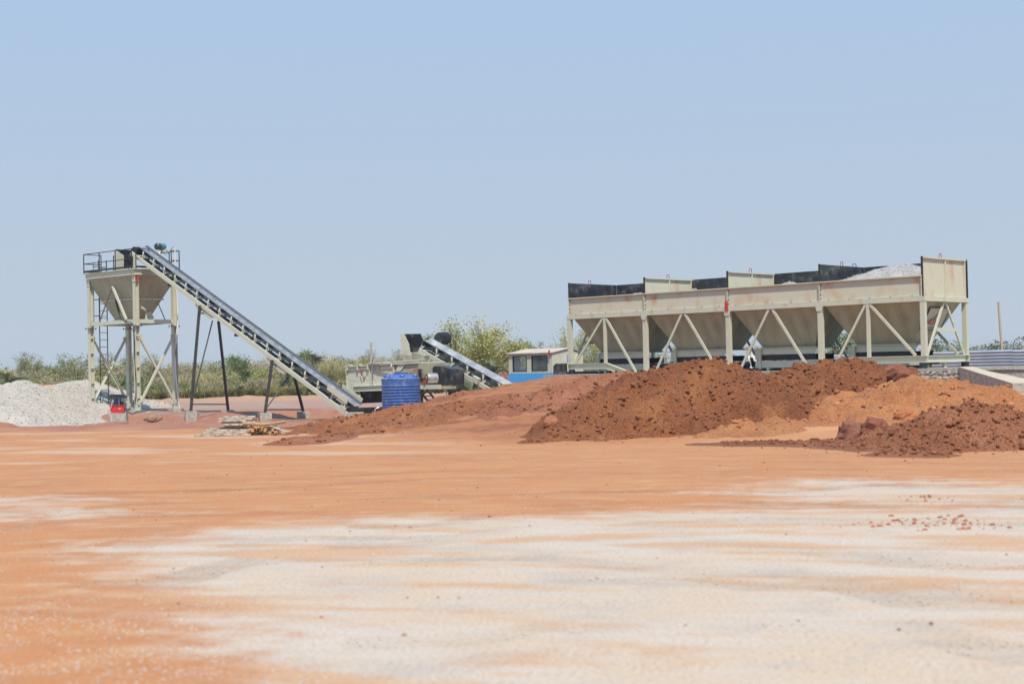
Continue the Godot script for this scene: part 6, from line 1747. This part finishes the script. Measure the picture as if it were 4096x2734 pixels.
	for x in [-0.2, 0.65]:
		for z in [0.45, -0.75]: m.rod(Vector3(x, 0.35, z - 0.1), Vector3(x, 0.35, z + 0.1), 0.35, 16)
	obj("wheels", m, M.rubber, t)
	# stacked sacks and sheets behind the bins
	t = thing("tarpaulin", "white printed woven sack cloth hanging at the end of a board shelter", "sack cloth", at(3005, 1475, 57.5))
	rng.seed = 61
	var pos := PackedVector3Array(); var cols := PackedColorArray()
	for j in 14:
		for i in 10:
			var u := i / 9.0; var v := j / 13.0
			pos.append(Vector3(-0.10 + u * (0.42 - 0.1 * v) + 0.05 * sin(v * 5.0), -0.3 + v * 0.95, 0.07 * sin(u * 9.0 + v * 3.0) + 0.05 * sin(v * 11.0)))
			cols.append(Color.WHITE)
	inst("cloth", grid_mesh(10, 14, pos, cols, M.sack), t)
	m = MB.new(); m.box(Vector3(0.62, 0.15, -0.1), Vector3(0.75, 1.0, 0.03), Basis(Vector3.UP, 0.3)); obj("board", m, M.wood_grey, t)
	m = MB.new()
	for k in 3: m.bar(Vector3(-0.6, 0.80 + 0.05 * k, 0.02 * k), Vector3(0.9, 0.72 + 0.03 * k, -0.05 * k), 0.06, 0.035)
	obj("roof_poles", m, M.wood_raw, t)
	make_person()

# ---------------------------------------------------------------- a person, built as one skin over tapered bones
func capsule(p: Vector3, a: Vector3, b: Vector3, ra: float, rb: float) -> float:
	var ab := b - a
	var t := clampf((p - a).dot(ab) / ab.length_squared(), 0, 1)
	return p.distance_to(a + ab * t) - lerpf(ra, rb, t)

func skin(bones: Array, cell: float, k: float, grow: float) -> MB:
	var lo := Vector3(9, 9, 9); var hi := -lo
	for b in bones:
		var r := Vector3.ONE * (maxf(b[2], b[3]) + grow + cell * 2)
		lo = lo.min(b[0] - r).min(b[1] - r); hi = hi.max(b[0] + r).max(b[1] + r)
	var n := Vector3i(((hi - lo) / cell).ceil()) + Vector3i.ONE
	var f := PackedFloat32Array(); f.resize(n.x * n.y * n.z)
	for z in n.z:
		for y in n.y:
			for x in n.x:
				var p := lo + Vector3(x, y, z) * cell
				var d := 9.0
				for b in bones:
					var c := capsule(p, b[0], b[1], b[2], b[3]) - grow
					var h := maxf(k - absf(d - c), 0.0) / k
					d = minf(d, c) - h * h * k * 0.25
				f[(z * n.y + y) * n.x + x] = d
	var m := MB.new()
	var vert := {}
	var id := func(x: int, y: int, z: int) -> int: return (z * n.y + y) * n.x + x
	for z in n.z - 1:
		for y in n.y - 1:
			for x in n.x - 1:
				var s := Vector3.ZERO; var c := 0
				for e in 8:
					var o := Vector3i(e & 1, (e >> 1) & 1, e >> 2)
					for ax in 3:
						if o[ax] == 1: continue
						var o2 := o; o2[ax] = 1
						var v0 := f[id.call(x + o.x, y + o.y, z + o.z)]; var v1 := f[id.call(x + o2.x, y + o2.y, z + o2.z)]
						if (v0 < 0) != (v1 < 0):
							s += (Vector3(o).lerp(Vector3(o2), v0 / (v0 - v1))); c += 1
				if c: vert[id.call(x, y, z)] = lo + (Vector3(x, y, z) + s / c) * cell
	for z in range(1, n.z - 1):
		for y in range(1, n.y - 1):
			for x in range(1, n.x - 1):
				var v0 := f[id.call(x, y, z)]
				for ax in 3:
					var o := Vector3i.ZERO; o[ax] = 1
					var v1 := f[id.call(x + o.x, y + o.y, z + o.z)]
					if (v0 < 0) == (v1 < 0): continue
					var u := Vector3i.ZERO; u[(ax + 1) % 3] = 1
					var w := Vector3i.ZERO; w[(ax + 2) % 3] = 1
					var P := Vector3i(x, y, z)
					var q := []
					for c in [P - u - w, P - w, P, P - u]: q.append(vert.get(id.call(c.x, c.y, c.z), Vector3.ZERO))
					if v0 < 0: m.quad(q[0], q[1], q[2], q[3])
					else: m.quad(q[3], q[2], q[1], q[0])
	return m

func make_person() -> void:
	var p := at(3722, 1448, 50.6)
	var t := thing("person", "person in a white shirt and dark cap standing behind the concrete platform", "person", Vector3(p.x, p.y - 1.70, p.z), 0.9)
	var H := Vector3(0, 1.50, -0.04)
	var bones := [[Vector3(0, 0.95, 0), Vector3(0, 1.25, 0), 0.13, 0.15], [Vector3(0, 1.25, 0), Vector3(0, 1.38, 0.0), 0.15, 0.10], [Vector3(0, 1.38, 0), H, 0.055, 0.055], [H + Vector3(0, 0.02, 0), H + Vector3(0, 0.11, 0.01), 0.075, 0.09]]
	var shirt := [bones[0], bones[1]]
	var legs := []
	for s in [-1.0, 1.0]:
		var sh := Vector3(s * 0.18, 1.34, 0); var el := Vector3(s * 0.24, 1.06, 0.02); var wr := Vector3(s * 0.20, 0.86, -0.14)
		bones.append([sh, el, 0.06, 0.045]); bones.append([el, wr, 0.043, 0.03])
		for k in 5: bones.append([wr, wr + Vector3(s * (0.02 - 0.012 * k), -0.10 - 0.02 * sin(k * 0.9), -0.03 + 0.008 * k), 0.016, 0.008])
		shirt.append([Vector3(s * 0.06, 1.34, 0), sh, 0.075, 0.07]); shirt.append([sh, el.lerp(sh, 0.35), 0.068, 0.064])
		var hp := Vector3(s * 0.09, 0.92, 0); var kn := Vector3(s * 0.10, 0.50, -0.02); var an := Vector3(s * 0.10, 0.08, 0.02)
		bones.append([hp, kn, 0.085, 0.06]); bones.append([kn, an, 0.055, 0.04]); bones.append([an + Vector3(0, -0.04, 0), an + Vector3(s * 0.02, -0.05, -0.16), 0.035, 0.03])
		legs.append([hp, kn, 0.09, 0.07]); legs.append([kn, an, 0.07, 0.055])
	obj("body", skin(bones, 0.03, 0.03, 0.0), M.skin, t)
	obj("shirt", skin(shirt, 0.035, 0.04, 0.015), M.cloth_white, t)
	obj("trousers", skin(legs + [[Vector3(-0.05, 0.95, 0), Vector3(0.05, 0.95, 0), 0.12, 0.12]], 0.035, 0.04, 0.012), M.cloth_dark, t)
	var m := MB.new(); m.lathe(H + Vector3(0, 0.11, 0.01), [[0.105, 0.0], [0.10, 0.05], [0.06, 0.095], [0.0, 0.10]], 14); m.plate(PackedVector3Array([H + Vector3(-0.07, 0.105, -0.08), H + Vector3(0.07, 0.105, -0.08), H + Vector3(0.05, 0.10, -0.18), H + Vector3(-0.05, 0.10, -0.18)]), Vector3(0, 0.012, 0)); obj("cap", m, M.cloth_dark, t)
	m = MB.new(); m.box(H + Vector3(0, 0.045, -0.085), Vector3(0.025, 0.05, 0.03)); obj("nose", m, M.skin, t)
